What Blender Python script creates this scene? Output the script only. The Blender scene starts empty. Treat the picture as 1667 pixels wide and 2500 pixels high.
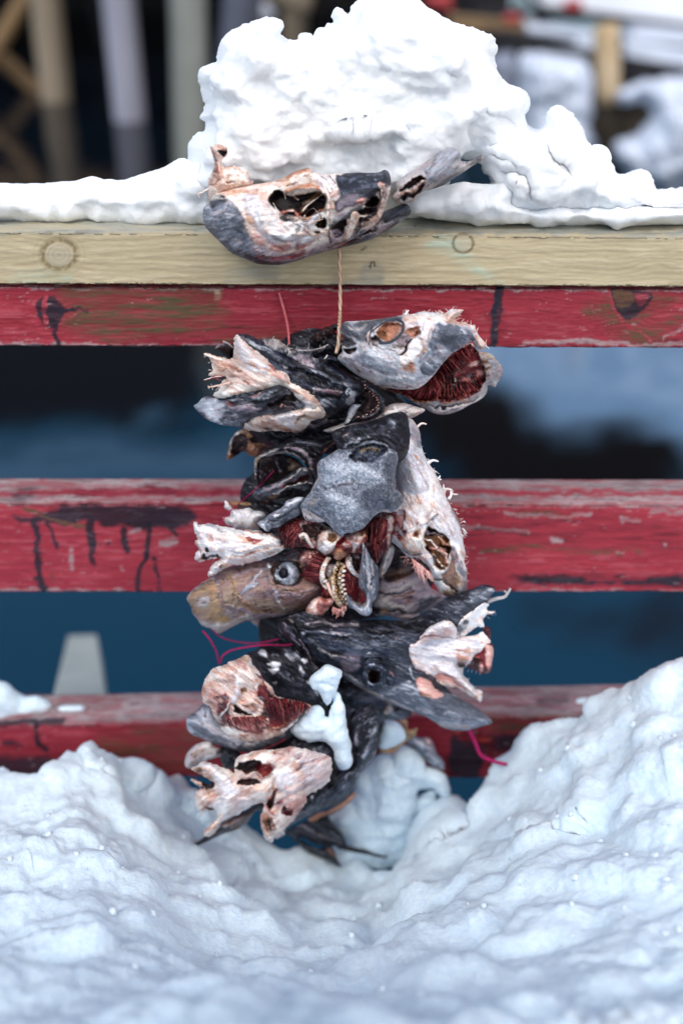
import bpy, math
import numpy as np
from math import radians

# ------------------------------------------------------------------ camera, sky, sun, exposure
SC = bpy.context.scene
COL = bpy.data.collections.new("scene_objects"); SC.collection.children.link(COL)
PITCH = radians(30.5); CAM = np.array([0.0, -0.97, 2.6]); LENS = 40.0
F = 2500 / 36.0 * LENS
cd = bpy.data.cameras.new("camera"); cam = bpy.data.objects.new("camera", cd); COL.objects.link(cam)
cam.location = CAM; cam.rotation_euler = (math.pi / 2 - PITCH, 0, 0)
cd.sensor_fit = 'VERTICAL'; cd.sensor_height = 36; cd.lens = LENS
cd.clip_start = 0.02; cd.clip_end = 500
cd.dof.use_dof = True; cd.dof.focus_distance = 0.962; cd.dof.aperture_fstop = 2.4
SC.camera = cam
W = bpy.data.worlds.new("World"); SC.world = W; W.use_nodes = True
wn = W.node_tree.nodes; wl = W.node_tree.links
SUN_EL, SUN_AZ = 48, -35          # sun height, and compass turn (seen from the camera: high, from the left and behind)
sky = wn.new('ShaderNodeTexSky'); sky.sky_type = 'NISHITA'; sky.sun_disc = False
sky.sun_elevation = radians(SUN_EL); sky.sun_rotation = radians(180 + SUN_AZ)
sky.air_density = 1.0; sky.dust_density = 2.5; sky.ozone_density = 1.0
bg = wn['Background']; bg.inputs['Strength'].default_value = 0.15
wl.new(sky.outputs[0], bg.inputs['Color'])
sd = bpy.data.lights.new("sun", 'SUN'); sun = bpy.data.objects.new("sun", sd); COL.objects.link(sun)
sd.energy = 1.5; sd.angle = radians(22); sd.color = (1.0, 0.975, 0.95)
sun.rotation_euler = (radians(90 - SUN_EL), 0, radians(SUN_AZ))
SC.view_settings.view_transform = 'Standard'; SC.view_settings.look = 'None'
SC.view_settings.exposure = 0.43; SC.view_settings.gamma = 1.0; SC.view_settings.use_curve_mapping = False

CT, ST = math.cos(PITCH), math.sin(PITCH)
def ray(px, py):
    px = np.asarray(px, float); py = np.asarray(py, float)
    a = (px - 833.5) / F; b = (1250 - py) / F
    return np.stack([a, CT + ST * b, -ST + CT * b], -1)
def t_plane(px, py, Y):
    return (Y - CAM[1]) / ray(px, py)[..., 1]
def at(px, py, Y):
    return CAM + ray(px, py) * np.asarray(t_plane(px, py, Y))[..., None]
def at_z(px, py, z):
    r = ray(px, py); return CAM + r * np.asarray((z - CAM[2]) / r[..., 2])[..., None]

# ------------------------------------------------------------------ noise
_r = np.random.RandomState(7)
_G = _r.rand(512, 512).astype(np.float64)
def vnoise(x, y, seed=0):
    x = x + seed * 17.37; y = y + seed * 53.11
    xi = np.floor(x).astype(int); yi = np.floor(y).astype(int)
    u = x - xi; v = y - yi
    u = u * u * u * (u * (u * 6 - 15) + 10); v = v * v * v * (v * (v * 6 - 15) + 10)
    g = lambda a, b: _G[a & 511, b & 511]
    return (g(xi, yi) * (1 - u) + g(xi + 1, yi) * u) * (1 - v) + (g(xi, yi + 1) * (1 - u) + g(xi + 1, yi + 1) * u) * v
def fbm(x, y, seed=0, oct=4, gain=.5):
    s = 0; a = 1; n = 0
    for k in range(oct):
        c, q = math.cos(k * 1.1), math.sin(k * 1.1)
        s = s + a * vnoise((x * c - y * q) * 2 ** k, (x * q + y * c) * 2 ** k, seed + k * 3); n += a; a *= gain
    return s / n
def worley(x, y, seed=0):
    xi = np.floor(x).astype(int); yi = np.floor(y).astype(int); best = np.full(x.shape, 9.0)
    for i in (-1, 0, 1):
        for j in (-1, 0, 1):
            a = xi + i; b = yi + j
            cx = a + _G[(a + seed * 31) & 511, (b + 7) & 511]; cy = b + _G[(a + 91) & 511, (b + seed * 13) & 511]
            best = np.minimum(best, (cx - x) ** 2 + (cy - y) ** 2)
    return np.sqrt(best)
def sworley(x, y, seed=0, k=9.0):
    xi = np.floor(x).astype(int); yi = np.floor(y).astype(int); acc = np.zeros(x.shape)
    for i in (-1, 0, 1):
        for j in (-1, 0, 1):
            a = xi + i; b = yi + j
            cx = a + .15 + .7 * _G[(a + seed * 31) & 511, (b + 7) & 511]; cy = b + .15 + .7 * _G[(a + 91) & 511, (b + seed * 13) & 511]
            acc += np.exp(-k * ((cx - x) ** 2 + (cy - y) ** 2))
    return -np.log(acc + 1e-9) / k
_G3 = np.random.RandomState(11).rand(64, 64, 64)
_O3 = np.random.RandomState(12).rand(64, 64, 64, 3) * .7 + .15
def vn3(p, seed=0):
    p = p + np.array([seed * 7.3, seed * 3.1, seed * 5.7]); i = np.floor(p).astype(int); f = p - i; f = f * f * (3 - 2 * f); r = 0
    for a in (0, 1):
        for b in (0, 1):
            for c in (0, 1):
                w = (f[:, 0] if a else 1 - f[:, 0]) * (f[:, 1] if b else 1 - f[:, 1]) * (f[:, 2] if c else 1 - f[:, 2])
                r = r + w * _G3[(i[:, 0] + a) & 63, (i[:, 1] + b) & 63, (i[:, 2] + c) & 63]
    return r
def fb3(p, seed=0, o=4):
    return sum(vn3(p * 2 ** k, seed + k) * .5 ** k for k in range(o)) / sum(.5 ** k for k in range(o))
def bumps3(p, seed=0, k=8.0):
    p = p + seed * 4.7; i0 = np.floor(p).astype(int); acc = np.zeros(len(p))
    for a in (-1, 0, 1):
        for b in (-1, 0, 1):
            for c in (-1, 0, 1):
                i = i0 + [a, b, c]; o = _O3[i[:, 0] & 63, i[:, 1] & 63, i[:, 2] & 63]
                acc += np.exp(-k * ((i + o - p) ** 2).sum(1))
    return 1 + np.log(acc + 1e-4) / k * 1.3
def clods(p, seed=0, amp=1.0, big=.075, fine=1.0):
    w = p + (np.stack([fb3(p / big, seed + 1, 3), fb3(p / big, seed + 2, 3), fb3(p / big, seed + 3, 3)], 1) - .5) * big * .55
    k1 = ss(.3, .5, fb3(p / .07, seed + 6, 2)); k2 = ss(.40, .6, fb3(p / .05, seed + 9, 2))
    lump = lambda q, sd, k, th: np.maximum(bumps3(q, sd, k) - th, 0)
    return amp * ((fb3(p / .2, seed + 5, 2) - .5) * .03 + (bumps3(w / big, seed, 5) - .6) * .017 + (bumps3(w / (big * .5), seed + 2, 5) - .6) * .0105 * k1
                  + lump(w / (big * .7), seed + 12, 7, .66) * .036 + lump(w / (big * .36), seed + 13, 7, .70) * .014
                  + fine * (lump(w / (big * .17), seed + 4, 7, .66) * .0085 * k2 + (fb3(p / .004, seed + 8, 2) - .5) * .0018))
def ss(a, b, x):
    t = np.clip((x - a) / (b - a), 0, 1); return t * t * (3 - 2 * t)

# ------------------------------------------------------------------ tissue / paint colours (each a mottle of three)
def lin(c):
    c = np.array(c, float) / 255.0
    return np.where(c <= .04045, c / 12.92, ((c + .055) / 1.055) ** 2.4)
CLS = {k: (lin(v[0]), lin(v[1]), lin(v[2]), v[3]) for k, v in dict(
    skin=((40, 43, 53), (68, 72, 84), (120, 124, 136), .5),
    navy=((22, 26, 38), (40, 46, 62), (92, 100, 118), .46),
    black=((13, 13, 17), (26, 26, 34), (62, 62, 74), .45),
    grey=((98, 104, 116), (136, 142, 154), (190, 196, 206), .6),
    frost=((136, 146, 160), (172, 180, 192), (220, 226, 234), .7),
    bone=((250, 242, 232), (238, 216, 202), (206, 158, 136), .5),
    white=((252, 250, 247), (236, 234, 236), (236, 208, 196), .5),
    cart=((214, 216, 224), (236, 236, 238), (178, 168, 178), .5),
    pink=((222, 172, 160), (196, 122, 114), (238, 218, 206), .4),
    meat=((106, 24, 32), (62, 14, 22), (168, 84, 78), .4),
    blood=((134, 22, 32), (90, 14, 24), (180, 70, 60), .3),
    dark=((26, 15, 16), (52, 26, 24), (10, 7, 8), .5),
    brown=((118, 80, 54), (164, 118, 80), (66, 42, 34), .45),
    tan=((150, 128, 108), (172, 152, 132), (122, 98, 80), .38),
    tanm=((150, 120, 112), (136, 108, 108), (176, 150, 130), .35),
    ochre=((182, 148, 96), (168, 140, 104), (150, 122, 100), .38),
    mauve=((158, 142, 154), (188, 178, 186), (112, 96, 112), .4),
    pale=((206, 200, 196), (184, 178, 180), (136, 124, 122), .45),
    orange=((196, 140, 108), (172, 108, 78), (224, 188, 162), .4),
    snow=((244, 246, 250), (238, 242, 248), (250, 250, 252), .8),
    red=((130, 38, 50), (143, 46, 58), (106, 33, 43), .6),
    redl=((160, 54, 66), (148, 47, 60), (170, 76, 86), .6),
    moss=((92, 68, 52), (112, 74, 62), (80, 74, 50), .75),
    wear=((150, 142, 142), (176, 162, 162), (128, 100, 104), .8),
    tar=((24, 26, 36), (36, 38, 50), (58, 52, 60), .6),
    wood=((186, 173, 142), (177, 164, 134), (196, 184, 154), .75),
    woodg=((160, 160, 148), (148, 150, 142), (132, 134, 126), .7),
    knot=((166, 154, 128), (146, 132, 106), (190, 178, 152), .7),
    ring=((104, 90, 66), (92, 80, 60), (84, 66, 46), .8),
    mint=((176, 190, 168), (168, 184, 160), (190, 200, 180), .75),
).items()}

def P(fr, txt):
    """points 'x,y x,y ...' written in a crop frame (x0, y0, scale)"""
    x0, y0, s = fr
    return np.array([[x0 + float(a) * s, y0 + float(b) * s] for a, b in (w.split(',') for w in txt.split())])
def S(fr, txt):
    """strokes, one per line:  P cls alpha dz_mm soft_px pts | L cls alpha dz_mm halfwidth_px pts"""
    out = []
    for ln in txt.strip().splitlines():
        w = ln.split()
        if len(w) < 6: continue
        out.append((w[0], w[1], float(w[2]), float(w[3]), float(w[4]) * (1 if fr[2] == 1 else (.42 if w[0] == 'P' else .85)), P(fr, ' '.join(w[5:]))))
    return out
FULL = (0, 0, 1.0)
def seg_dist(x, y, pts, closed=False):
    best = np.full(x.shape, 1e12); bx = np.zeros(x.shape); by = np.zeros(x.shape)
    n = len(pts)
    if n == 1:
        return np.hypot(x - pts[0][0], y - pts[0][1]), np.full(x.shape, pts[0][0]), np.full(x.shape, pts[0][1])
    for i in range(n if closed else n - 1):
        a = pts[i]; b = pts[(i + 1) % n]; d = b - a; L = d @ d + 1e-12
        t = np.clip(((x - a[0]) * d[0] + (y - a[1]) * d[1]) / L, 0, 1)
        qx = a[0] + t * d[0]; qy = a[1] + t * d[1]; e = (x - qx) ** 2 + (y - qy) ** 2
        m = e < best; best = np.where(m, e, best); bx = np.where(m, qx, bx); by = np.where(m, qy, by)
    return np.sqrt(best), bx, by
def inside(x, y, pts):
    c = np.zeros(x.shape, bool); n = len(pts)
    for i in range(n):
        x1, y1 = pts[i]; x2, y2 = pts[(i + 1) % n]
        if y1 == y2: continue
        m = ((y1 > y) != (y2 > y)); c ^= m & (x < (x2 - x1) * (y - y1) / (y2 - y1) + x1)
    return c
def smooth_line(pts, k=6, closed=False):
    n = len(pts)
    if n < 3: return pts
    out = []
    for i in range(n if closed else n - 1):
        if closed: p0, p1, p2, p3 = pts[(i - 1) % n], pts[i], pts[(i + 1) % n], pts[(i + 2) % n]
        else: p0, p1, p2, p3 = pts[max(i - 1, 0)], pts[i], pts[i + 1], pts[min(i + 2, n - 1)]
        for j in range(k):
            t = j / k
            out.append(.5 * ((2 * p1) + (-p0 + p2) * t + (2 * p0 - 5 * p1 + 4 * p2 - p3) * t * t + (-p0 + 3 * p1 - 3 * p2 + p3) * t ** 3))
    if not closed: out.append(pts[-1])
    return np.array(out)

def paint(x, y, base, strokes, seed=0, grain=(0, 1), scale=1.0, warp=5.0, veins=0.0, fine=.28, gore=0.0):
    """colour, relief and roughness from mottled classes laid down by polygons and lines, in pixel units of the face"""
    wx = x + (fbm(x / 26, y / 26, seed + 1, 3) - .5) * 4 * warp + (vnoise(x / 6, y / 6, seed + 5) - .5) * warp * .8
    wy = y + (fbm(x / 26, y / 26, seed + 2, 3) - .5) * 4 * warp + (vnoise(x / 6, y / 6, seed + 6) - .5) * warp * .8
    ga, gs = grain; c, q = math.cos(radians(ga)), math.sin(radians(ga))
    gx = (x * c + y * q) / gs; gy = (-x * q + y * c) * (1 if gs == 1 else 1.3)
    n1 = fbm(gx / (26 * scale), gy / (26 * scale), seed + 11, 4, .6)
    n2 = fbm(gx / (11 * scale), gy / (11 * scale), seed + 21, 4, .7)
    n3 = vnoise(gx / (4.2 * scale), gy / (4.2 * scale), seed + 31)
    def mott(cl):
        k = CLS[cl]
        a = ss(.36, .62, n1)[:, None]; b = (ss(.52, .72, n2) * .85)[:, None]
        col = k[0] * (1 - a) + k[1] * a; col = col * (1 - b) + k[2] * b
        return col * (1 - fine / 2 + fine * n3)[:, None]
    col = mott(base); rough = np.full(x.shape, CLS[base][3]); dz = np.zeros(x.shape); cache = {base: col}
    for kind, cl, al, d, w, pts in strokes:
        x0, y0 = pts.min(0) - w * 1.6 - 26; x1, y1 = pts.max(0) + w * 1.6 + 26
        m = np.where((x > x0) & (x < x1) & (y > y0) & (y < y1))[0]
        if len(m) == 0: continue
        if kind == 'P':
            pts = smooth_line(pts, 4, True)
            dd, _, _ = seg_dist(wx[m], wy[m], pts, True); sg = np.where(inside(wx[m], wy[m], pts), dd, -dd)
            a = ss(-w, w, sg); h = ss(0, max(w * 2, 5), sg)
        else:
            pts = smooth_line(pts, 4)
            dd, _, _ = seg_dist(wx[m], wy[m], pts); a = 1 - ss(w * .45, w * 1.15, dd); h = a
        if cl != '-' and al > 0:
            if cl not in cache: cache[cl] = mott(cl)
            A = (a * al)
            if al < .9: A = A * (.45 + 1.1 * ss(.3, .7, n2[m]))
            A = np.clip(A, 0, 1)[:, None]
            col[m] = col[m] * (1 - A) + cache[cl][m] * A
            rough[m] = rough[m] * (1 - A[:, 0]) + CLS[cl][3] * A[:, 0]
        dz[m] += d * 1e-3 * h
    if veins:
        lum = col.mean(1)
        r1 = (1 - np.abs(2 * fbm(gx / (17 * scale), gy / (17 * scale), seed + 41, 4, .6) - 1)) ** 14
        r2 = (1 - np.abs(2 * fbm(gx / (8 * scale), gy / (8 * scale), seed + 47, 3, .6) - 1)) ** 12
        v = np.clip(r1 * ss(.35, .6, n1) * 1.0 + r2 * .5 * ss(.5, .65, n2), 0, 1) * veins
        dk_ = np.where((lum > .3)[:, None], lin((182, 122, 104)), lin((14, 13, 17)))
        a_ = (v * np.where(lum > .3, .5, .9))[:, None]
        col = col * (1 - a_) + dk_ * a_; dz = dz - v * .0011
        if gore:
            g1 = (1 - np.abs(2 * fbm(gx / (30 * scale), gy / (30 * scale), seed + 61, 4, .6) - 1)) ** 7; g2 = ss(.52, .66, fbm(gx / 15, gy / 15, seed + 67, 4, .65))
            v = np.clip(g1 * ss(.38, .55, fbm(x / 40, y / 40, seed + 71, 2)) + g2 * .55, 0, 1) * gore * (lum > .12)
            mixc = lin((112, 34, 34)) * (1 - n3[:, None] * .6) + lin((196, 96, 84)) * (n3[:, None] * .6)
            col = col * (1 - v[:, None] * .85) + mixc * v[:, None] * .85; dz = dz - v * .0028
        # pale dried crust on dark skin, in thin flakes
        f = ss(.66, .72, fbm(gx / (5 * scale) + 9, gy / (5 * scale), seed + 53, 3, .7)) * ss(.45, .62, n1) * .5 * (lum < .2)
        col = col * (1 - f[:, None]) + lin((150, 152, 162)) * f[:, None]
    return col, dz, rough, (n1, n2, n3)

# ------------------------------------------------------------------ object plumbing
def tag(o, label=None, cat=None, group=None, kind=None):
    if label: o['label'] = label
    if cat: o['category'] = cat
    if group: o['group'] = group
    if kind: o['kind'] = kind
    return o
def thing(name, label, cat, loc, group=None):
    o = bpy.data.objects.new(name, None); COL.objects.link(o); o.location = loc; o.empty_display_size = .05
    return tag(o, label, cat, group)
def mesh_obj(name, V, Fc, mat, parent=None, col=None, rough=None, smooth=True):
    V = np.asarray(V, float); me = bpy.data.meshes.new(name)
    org = np.array(parent.matrix_world.translation) if parent is not None and parent.type != 'EMPTY' else None
    if parent is not None:
        p = parent; org = np.zeros(3)
        while p is not None: org = org + np.array(p.location); p = p.parent
        base = org
    else:
        base = V.mean(0)
    me.from_pydata((V - base).tolist(), [], [list(map(int, f)) for f in Fc]); me.update()
    if smooth: me.polygons.foreach_set('use_smooth', np.ones(len(me.polygons), bool))
    if col is not None:
        at_ = me.color_attributes.new('Col', 'FLOAT_COLOR', 'POINT')
        c4 = np.ones((len(V), 4)); c4[:, :3] = np.clip(col, 0.003, .95); c4[:, 3] = 1
        at_.data.foreach_set('color', c4.ravel())
        ra = me.attributes.new('Rough', 'FLOAT', 'POINT')
        ra.data.foreach_set('value', np.full(len(V), .5) if rough is None else np.asarray(rough, float))
    me.materials.append(mat)
    o = bpy.data.objects.new(name, me); COL.objects.link(o)
    if parent is not None: o.parent = parent
    else: o.location = base
    return o

def new_mat(name):
    m = bpy.data.materials.new(name); m.use_nodes = True
    nt = m.node_tree; return m, nt, nt.nodes['Principled BSDF']
def attr_mat(name, bump=.35, bscale=900, spec=.5, sss=0.0, stretch=(1, 1, 1), rmul=1.0, cvar=.25):
    m, nt, b = new_mat(name); N = nt.nodes; Lk = nt.links
    a = N.new('ShaderNodeAttribute'); a.attribute_name = 'Col'
    r = N.new('ShaderNodeAttribute'); r.attribute_name = 'Rough'
    tc = N.new('ShaderNodeTexCoord'); mp = N.new('ShaderNodeMapping'); mp.inputs['Scale'].default_value = stretch
    Lk.new(tc.outputs['Object'], mp.inputs[0])
    n = N.new('ShaderNodeTexNoise'); n.inputs['Scale'].default_value = bscale; n.inputs['Detail'].default_value = 5; n.inputs['Roughness'].default_value = .65
    Lk.new(mp.outputs[0], n.inputs['Vector'])
    mr = N.new('ShaderNodeMapRange'); mr.inputs[1].default_value = .3; mr.inputs[2].default_value = .7
    mr.inputs[3].default_value = 1 - cvar; mr.inputs[4].default_value = 1 + cvar; Lk.new(n.outputs['Fac'], mr.inputs[0])
    mx = N.new('ShaderNodeVectorMath'); mx.operation = 'SCALE'; Lk.new(a.outputs['Color'], mx.inputs[0]); Lk.new(mr.outputs[0], mx.inputs['Scale'])
    Lk.new(mx.outputs[0], b.inputs['Base Color'])
    rm = N.new('ShaderNodeMath'); rm.operation = 'MULTIPLY'; rm.inputs[1].default_value = rmul; Lk.new(r.outputs['Fac'], rm.inputs[0]); Lk.new(rm.outputs[0], b.inputs['Roughness'])
    bp = N.new('ShaderNodeBump'); bp.inputs['Strength'].default_value = bump; bp.inputs['Distance'].default_value = .0008
    Lk.new(n.outputs['Fac'], bp.inputs['Height']); Lk.new(bp.outputs[0], b.inputs['Normal'])
    b.inputs['Specular IOR Level'].default_value = spec
    if sss: b.inputs['Subsurface Weight'].default_value = sss; b.inputs['Subsurface Radius'].default_value = (.004, .0025, .002); b.inputs['Subsurface Scale'].default_value = 1
    return m
M_FLESH = attr_mat('dried_fish_tissue', .7, 800, .32, 0, cvar=.26)
M_WOOD = attr_mat('weathered_painted_wood', .35, 160, .2, 0, (1, 8, 8), cvar=.08)
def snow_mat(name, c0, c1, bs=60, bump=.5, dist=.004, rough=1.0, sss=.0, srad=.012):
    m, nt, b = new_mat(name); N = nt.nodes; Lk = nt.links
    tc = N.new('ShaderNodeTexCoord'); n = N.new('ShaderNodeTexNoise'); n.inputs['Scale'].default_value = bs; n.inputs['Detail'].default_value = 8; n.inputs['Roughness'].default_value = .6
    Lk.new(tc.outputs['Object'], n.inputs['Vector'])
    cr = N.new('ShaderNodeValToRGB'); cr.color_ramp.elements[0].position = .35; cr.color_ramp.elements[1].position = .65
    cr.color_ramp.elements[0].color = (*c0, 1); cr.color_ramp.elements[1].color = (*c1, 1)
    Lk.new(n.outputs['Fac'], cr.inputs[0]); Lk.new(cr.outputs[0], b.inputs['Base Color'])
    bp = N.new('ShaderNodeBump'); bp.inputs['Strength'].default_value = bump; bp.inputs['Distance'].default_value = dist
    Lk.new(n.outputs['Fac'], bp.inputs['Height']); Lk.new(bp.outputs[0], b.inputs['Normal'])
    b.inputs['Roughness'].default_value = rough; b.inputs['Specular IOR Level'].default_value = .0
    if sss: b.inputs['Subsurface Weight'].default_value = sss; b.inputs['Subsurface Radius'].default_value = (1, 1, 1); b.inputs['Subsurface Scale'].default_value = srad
    return m
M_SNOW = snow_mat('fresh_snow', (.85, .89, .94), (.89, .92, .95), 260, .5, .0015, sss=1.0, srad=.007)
M_GSNOW = snow_mat('shade_tinted_snow', (.67, .81, .93), (.78, .90, .98), 200, .7, .002, sss=.9, srad=.004)  # dimmer, bluer copy of the snow: shade put into its colour

# ------------------------------------------------------------------ shapes: a closed cushion with a given outline, its own thickness and relief
def rag_outline(pts, step, rag, seed, freq=.06):
    d = []
    n = len(pts)
    for i in range(n):
        a, b = pts[i], pts[(i + 1) % n]; L = np.hypot(*(b - a)); k = max(1, int(round(L / step)))
        for j in range(k): d.append(a + (b - a) * j / k)
    d = np.array(d)
    if rag:
        tn = np.roll(d, -1, 0) - np.roll(d, 1, 0); tn /= (np.linalg.norm(tn, axis=1)[:, None] + 1e-9)
        nr = np.stack([-tn[:, 1], tn[:, 0]], 1); s = np.arange(len(d)) * step
        k = (fbm(s * freq, s * 0 + seed * 3.3, seed, 4, .6) - .5) * 2 + (vnoise(s * freq * 5, s * 0, seed + 4) - .5) * .7
        d = d + nr * (k * rag)[:, None]
    return d
def relief(name, out, Y, T=.03, Tb=.02, step=3.2, rag=0, R=None, base='bone', S_=(), grain=(0, 1), gz=0.0, bz=.8,
           tilt=(0, 0), parent=None, mat=None, seed=None, scale=1.0, warp=5.0, tfn=None, hfn=None, sm=2, p=1.7, smooth_out=True, colored=True, ragf=.06, veins=1.0, speck=0.0, nfn=None, ncr=0, on=None, lift=.0006, gore=0.0):
    if on is not None:
        tfn = surf_fn(on if isinstance(on, (list, tuple)) else [on], lift)
    mat = mat or M_FLESH
    seed = (abs(hash_(name, out)) % 97) if seed is None else seed
    if mat is M_FLESH: step *= .85; rag = max(rag, .7)
    pts = smooth_line(out, 4, True) if smooth_out else out
    pts = rag_outline(pts, step * 1.3, rag, seed, ragf)
    x0, y0 = pts.min(0) - step; x1, y1 = pts.max(0) + step
    xs = np.arange(x0, x1 + step, step); ys = np.arange(y0, y1 + step, step)
    X, Yp = np.meshgrid(xs, ys); ny, nx = X.shape
    ins = inside(X, Yp, pts)
    D, BX, BY = seg_dist(X, Yp, pts, True)
    D = np.where(ins, D, 0)
    cell = ins[:-1, :-1] | ins[1:, :-1] | ins[:-1, 1:] | ins[1:, 1:]
    used = np.zeros_like(ins); used[:-1, :-1] |= cell; used[1:, :-1] |= cell; used[:-1, 1:] |= cell; used[1:, 1:] |= cell
    snap = used & ~ins
    X = np.where(snap, BX, X); Yp = np.where(snap, BY, Yp)
    Rr = R if R else max(D.max() * .9, 1)
    e = np.clip(D / Rr, 0, 1); h = (1 - (1 - e) ** p) ** (1 / p)
    for _ in range(sm):
        hp = np.pad(h, 1); h = np.where(ins, (hp[:-2, 1:-1] + hp[2:, 1:-1] + hp[1:-1, :-2] + hp[1:-1, 2:] + 2 * h) / 6, 0)
    m = used; x = X[m]; y = Yp[m]; hh = h[m]; edge = ss(0, .5, hh); sn = snap[m]
    tb = tfn(x, y) if tfn else t_plane(x, y, Y)
    if colored:
        col, dz, rough, (n1, n2, n3) = paint(x, y, base, S_, seed, grain, scale, warp, veins if mat is M_FLESH else 0, gore=gore)
        if speck: col = col * (1 + speck * (np.random.RandomState(seed).rand(len(x)) - .45) * 2)[:, None]
    else:
        col = rough = None; dz = np.zeros(x.shape); n1 = n2 = n3 = np.full(x.shape, .5)
        if S_: _, dz, _, (n1, n2, n3) = paint(x, y, 'snow', S_, seed, grain, scale, warp)
    H = T * hh + dz * edge + edge * 1e-3 * (bz * (n1 - .5) * 4 + gz * (n2 - .5) * 5 + bz * .5 * (n3 - .5))
    if hfn: H = H + hfn(x, y) * edge
    H = H + (tilt[0] * (x - x.mean()) + tilt[1] * (y - y.mean())) * 1e-5
    Hb = -Tb * hh + (tilt[0] * (x - x.mean()) + tilt[1] * (y - y.mean())) * 1e-5
    H = np.where(sn, Hb, H); H = np.maximum(H, Hb + 2e-4 * (~sn))
    rr = ray(x, y)
    Vf = CAM + rr * (tb - H)[:, None]
    idx = -np.ones(X.shape, int); idx[m] = np.arange(m.sum())
    bi = np.where(~sn)[0]; Vb = CAM + rr[bi] * (tb - Hb)[bi][:, None]
    back = np.arange(len(x)); back[bi] = len(x) + np.arange(len(bi))
    if nfn:
        G = np.zeros(X.shape + (3,)); Wt = m.astype(float); G[m] = Vf
        full = (CAM + ray(X, Yp) * (t_plane(X, Yp, Y) if not tfn else tfn(X, Yp))[..., None]); G[~m] = full[~m]
        gx_ = np.gradient(G, axis=1); gy_ = np.gradient(G, axis=0); nn = np.cross(gx_, gy_)[m]; nn /= (np.linalg.norm(nn, axis=1)[:, None] + 1e-12)
        nn = np.where(((CAM - Vf) * nn).sum(1)[:, None] < 0, -nn, nn)
        Vf = Vf + nn * (np.maximum(nfn(Vf), -.35 * (T + Tb) * hh) * (.22 + .78 * edge) * ~sn)[:, None]
        for _ in range(2):   # relax the displaced sheet so that it does not fold over itself
            G[m] = Vf; K = m.astype(float); A_s = np.zeros_like(G); B_s = np.zeros(X.shape)
            for dy, dx in ((0, 1), (0, -1), (1, 0), (-1, 0), (1, 1), (-1, -1), (1, -1), (-1, 1)):
                A_s += np.roll(np.roll(G * K[..., None], dy, 0), dx, 1); B_s += np.roll(np.roll(K, dy, 0), dx, 1)
            av = (A_s / np.maximum(B_s, 1)[..., None])[m]; Vf = np.where(sn[:, None], Vf, Vf * .45 + av * .55)
        kk = ss(.38, .6, fb3(Vf / .045, seed + 3, 3)) * .8 + .2
        fd = (np.maximum(bumps3(Vf / .011, seed + 1, 7) - .55, 0) * .0030 + np.maximum(bumps3(Vf / .0055, seed + 2, 7) - .6, 0) * .0020) * kk + (fb3(Vf / .0035, seed + 4, 2) - .5) * .0016
        Vf = Vf + nn * (fd * (.3 + .7 * edge) * ~sn)[:, None]
    c = np.argwhere(cell); a = idx[c[:, 0], c[:, 1]]; b_ = idx[c[:, 0], c[:, 1] + 1]; c_ = idx[c[:, 0] + 1, c[:, 1] + 1]; d_ = idx[c[:, 0] + 1, c[:, 1]]
    ff = np.stack([a, d_, c_, b_], 1); fb = np.stack([back[a], back[b_], back[c_], back[d_]], 1)
    allsn = sn[ff].all(1)
    faces = np.concatenate([ff, fb[~allsn]]) if not allsn.any() else np.concatenate([ff[~allsn], fb[~allsn]])
    V = np.concatenate([Vf, Vb])
    if colored:
        col = np.concatenate([col, col[bi]]); rough = np.concatenate([rough, rough[bi]])
    o = mesh_obj(name, V, faces, mat, parent, col, rough)
    tg = np.full(X.shape, np.nan); tg[m] = tb - H
    o_s = (xs[0], ys[0], step, tg)
    SURF[o.name] = o_s
    if ncr:   # loose crumbs of snow lying on the surface
        rs = np.random.RandomState(seed + 5); ok = np.where(~sn & (x > -60) & (x < 1730) & (y > -30) & (y < 2540))[0]; pk = rs.choice(ok, min(ncr, len(ok)), replace=False)
        ico = []; 
        for q in range(10):
            zq = 1 - 2 * (q + .5) / 10; aq = q * 2.4; rq = math.sqrt(1 - zq * zq); ico.append((rq * math.cos(aq), rq * math.sin(aq), zq))
        import bmesh
        bm = bmesh.new(); [bm.verts.new(v) for v in ico]; bmesh.ops.convex_hull(bm, input=bm.verts); bm.verts.index_update()
        iv = np.array([v.co[:] for v in bm.verts]); itf = np.array([[v.index for v in f_.verts] for f_ in bm.faces]); bm.free()
        VV = []; FF = []
        for n_, i_ in enumerate(pk):
            r_ = .0008 + .0040 * rs.rand() ** 4
            VV.append(iv * (1 + .5 * (rs.rand(len(iv), 1) - .5)) * r_ * (1 + .5 * (rs.rand(3) - .5)) + Vf[i_]); FF.append(itf + n_ * len(iv))
        cr = mesh_obj('snow_crumbs', np.concatenate(VV), np.concatenate(FF), mat, o); tag(cr, kind='stuff')
    return o
SURF = {}
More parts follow.
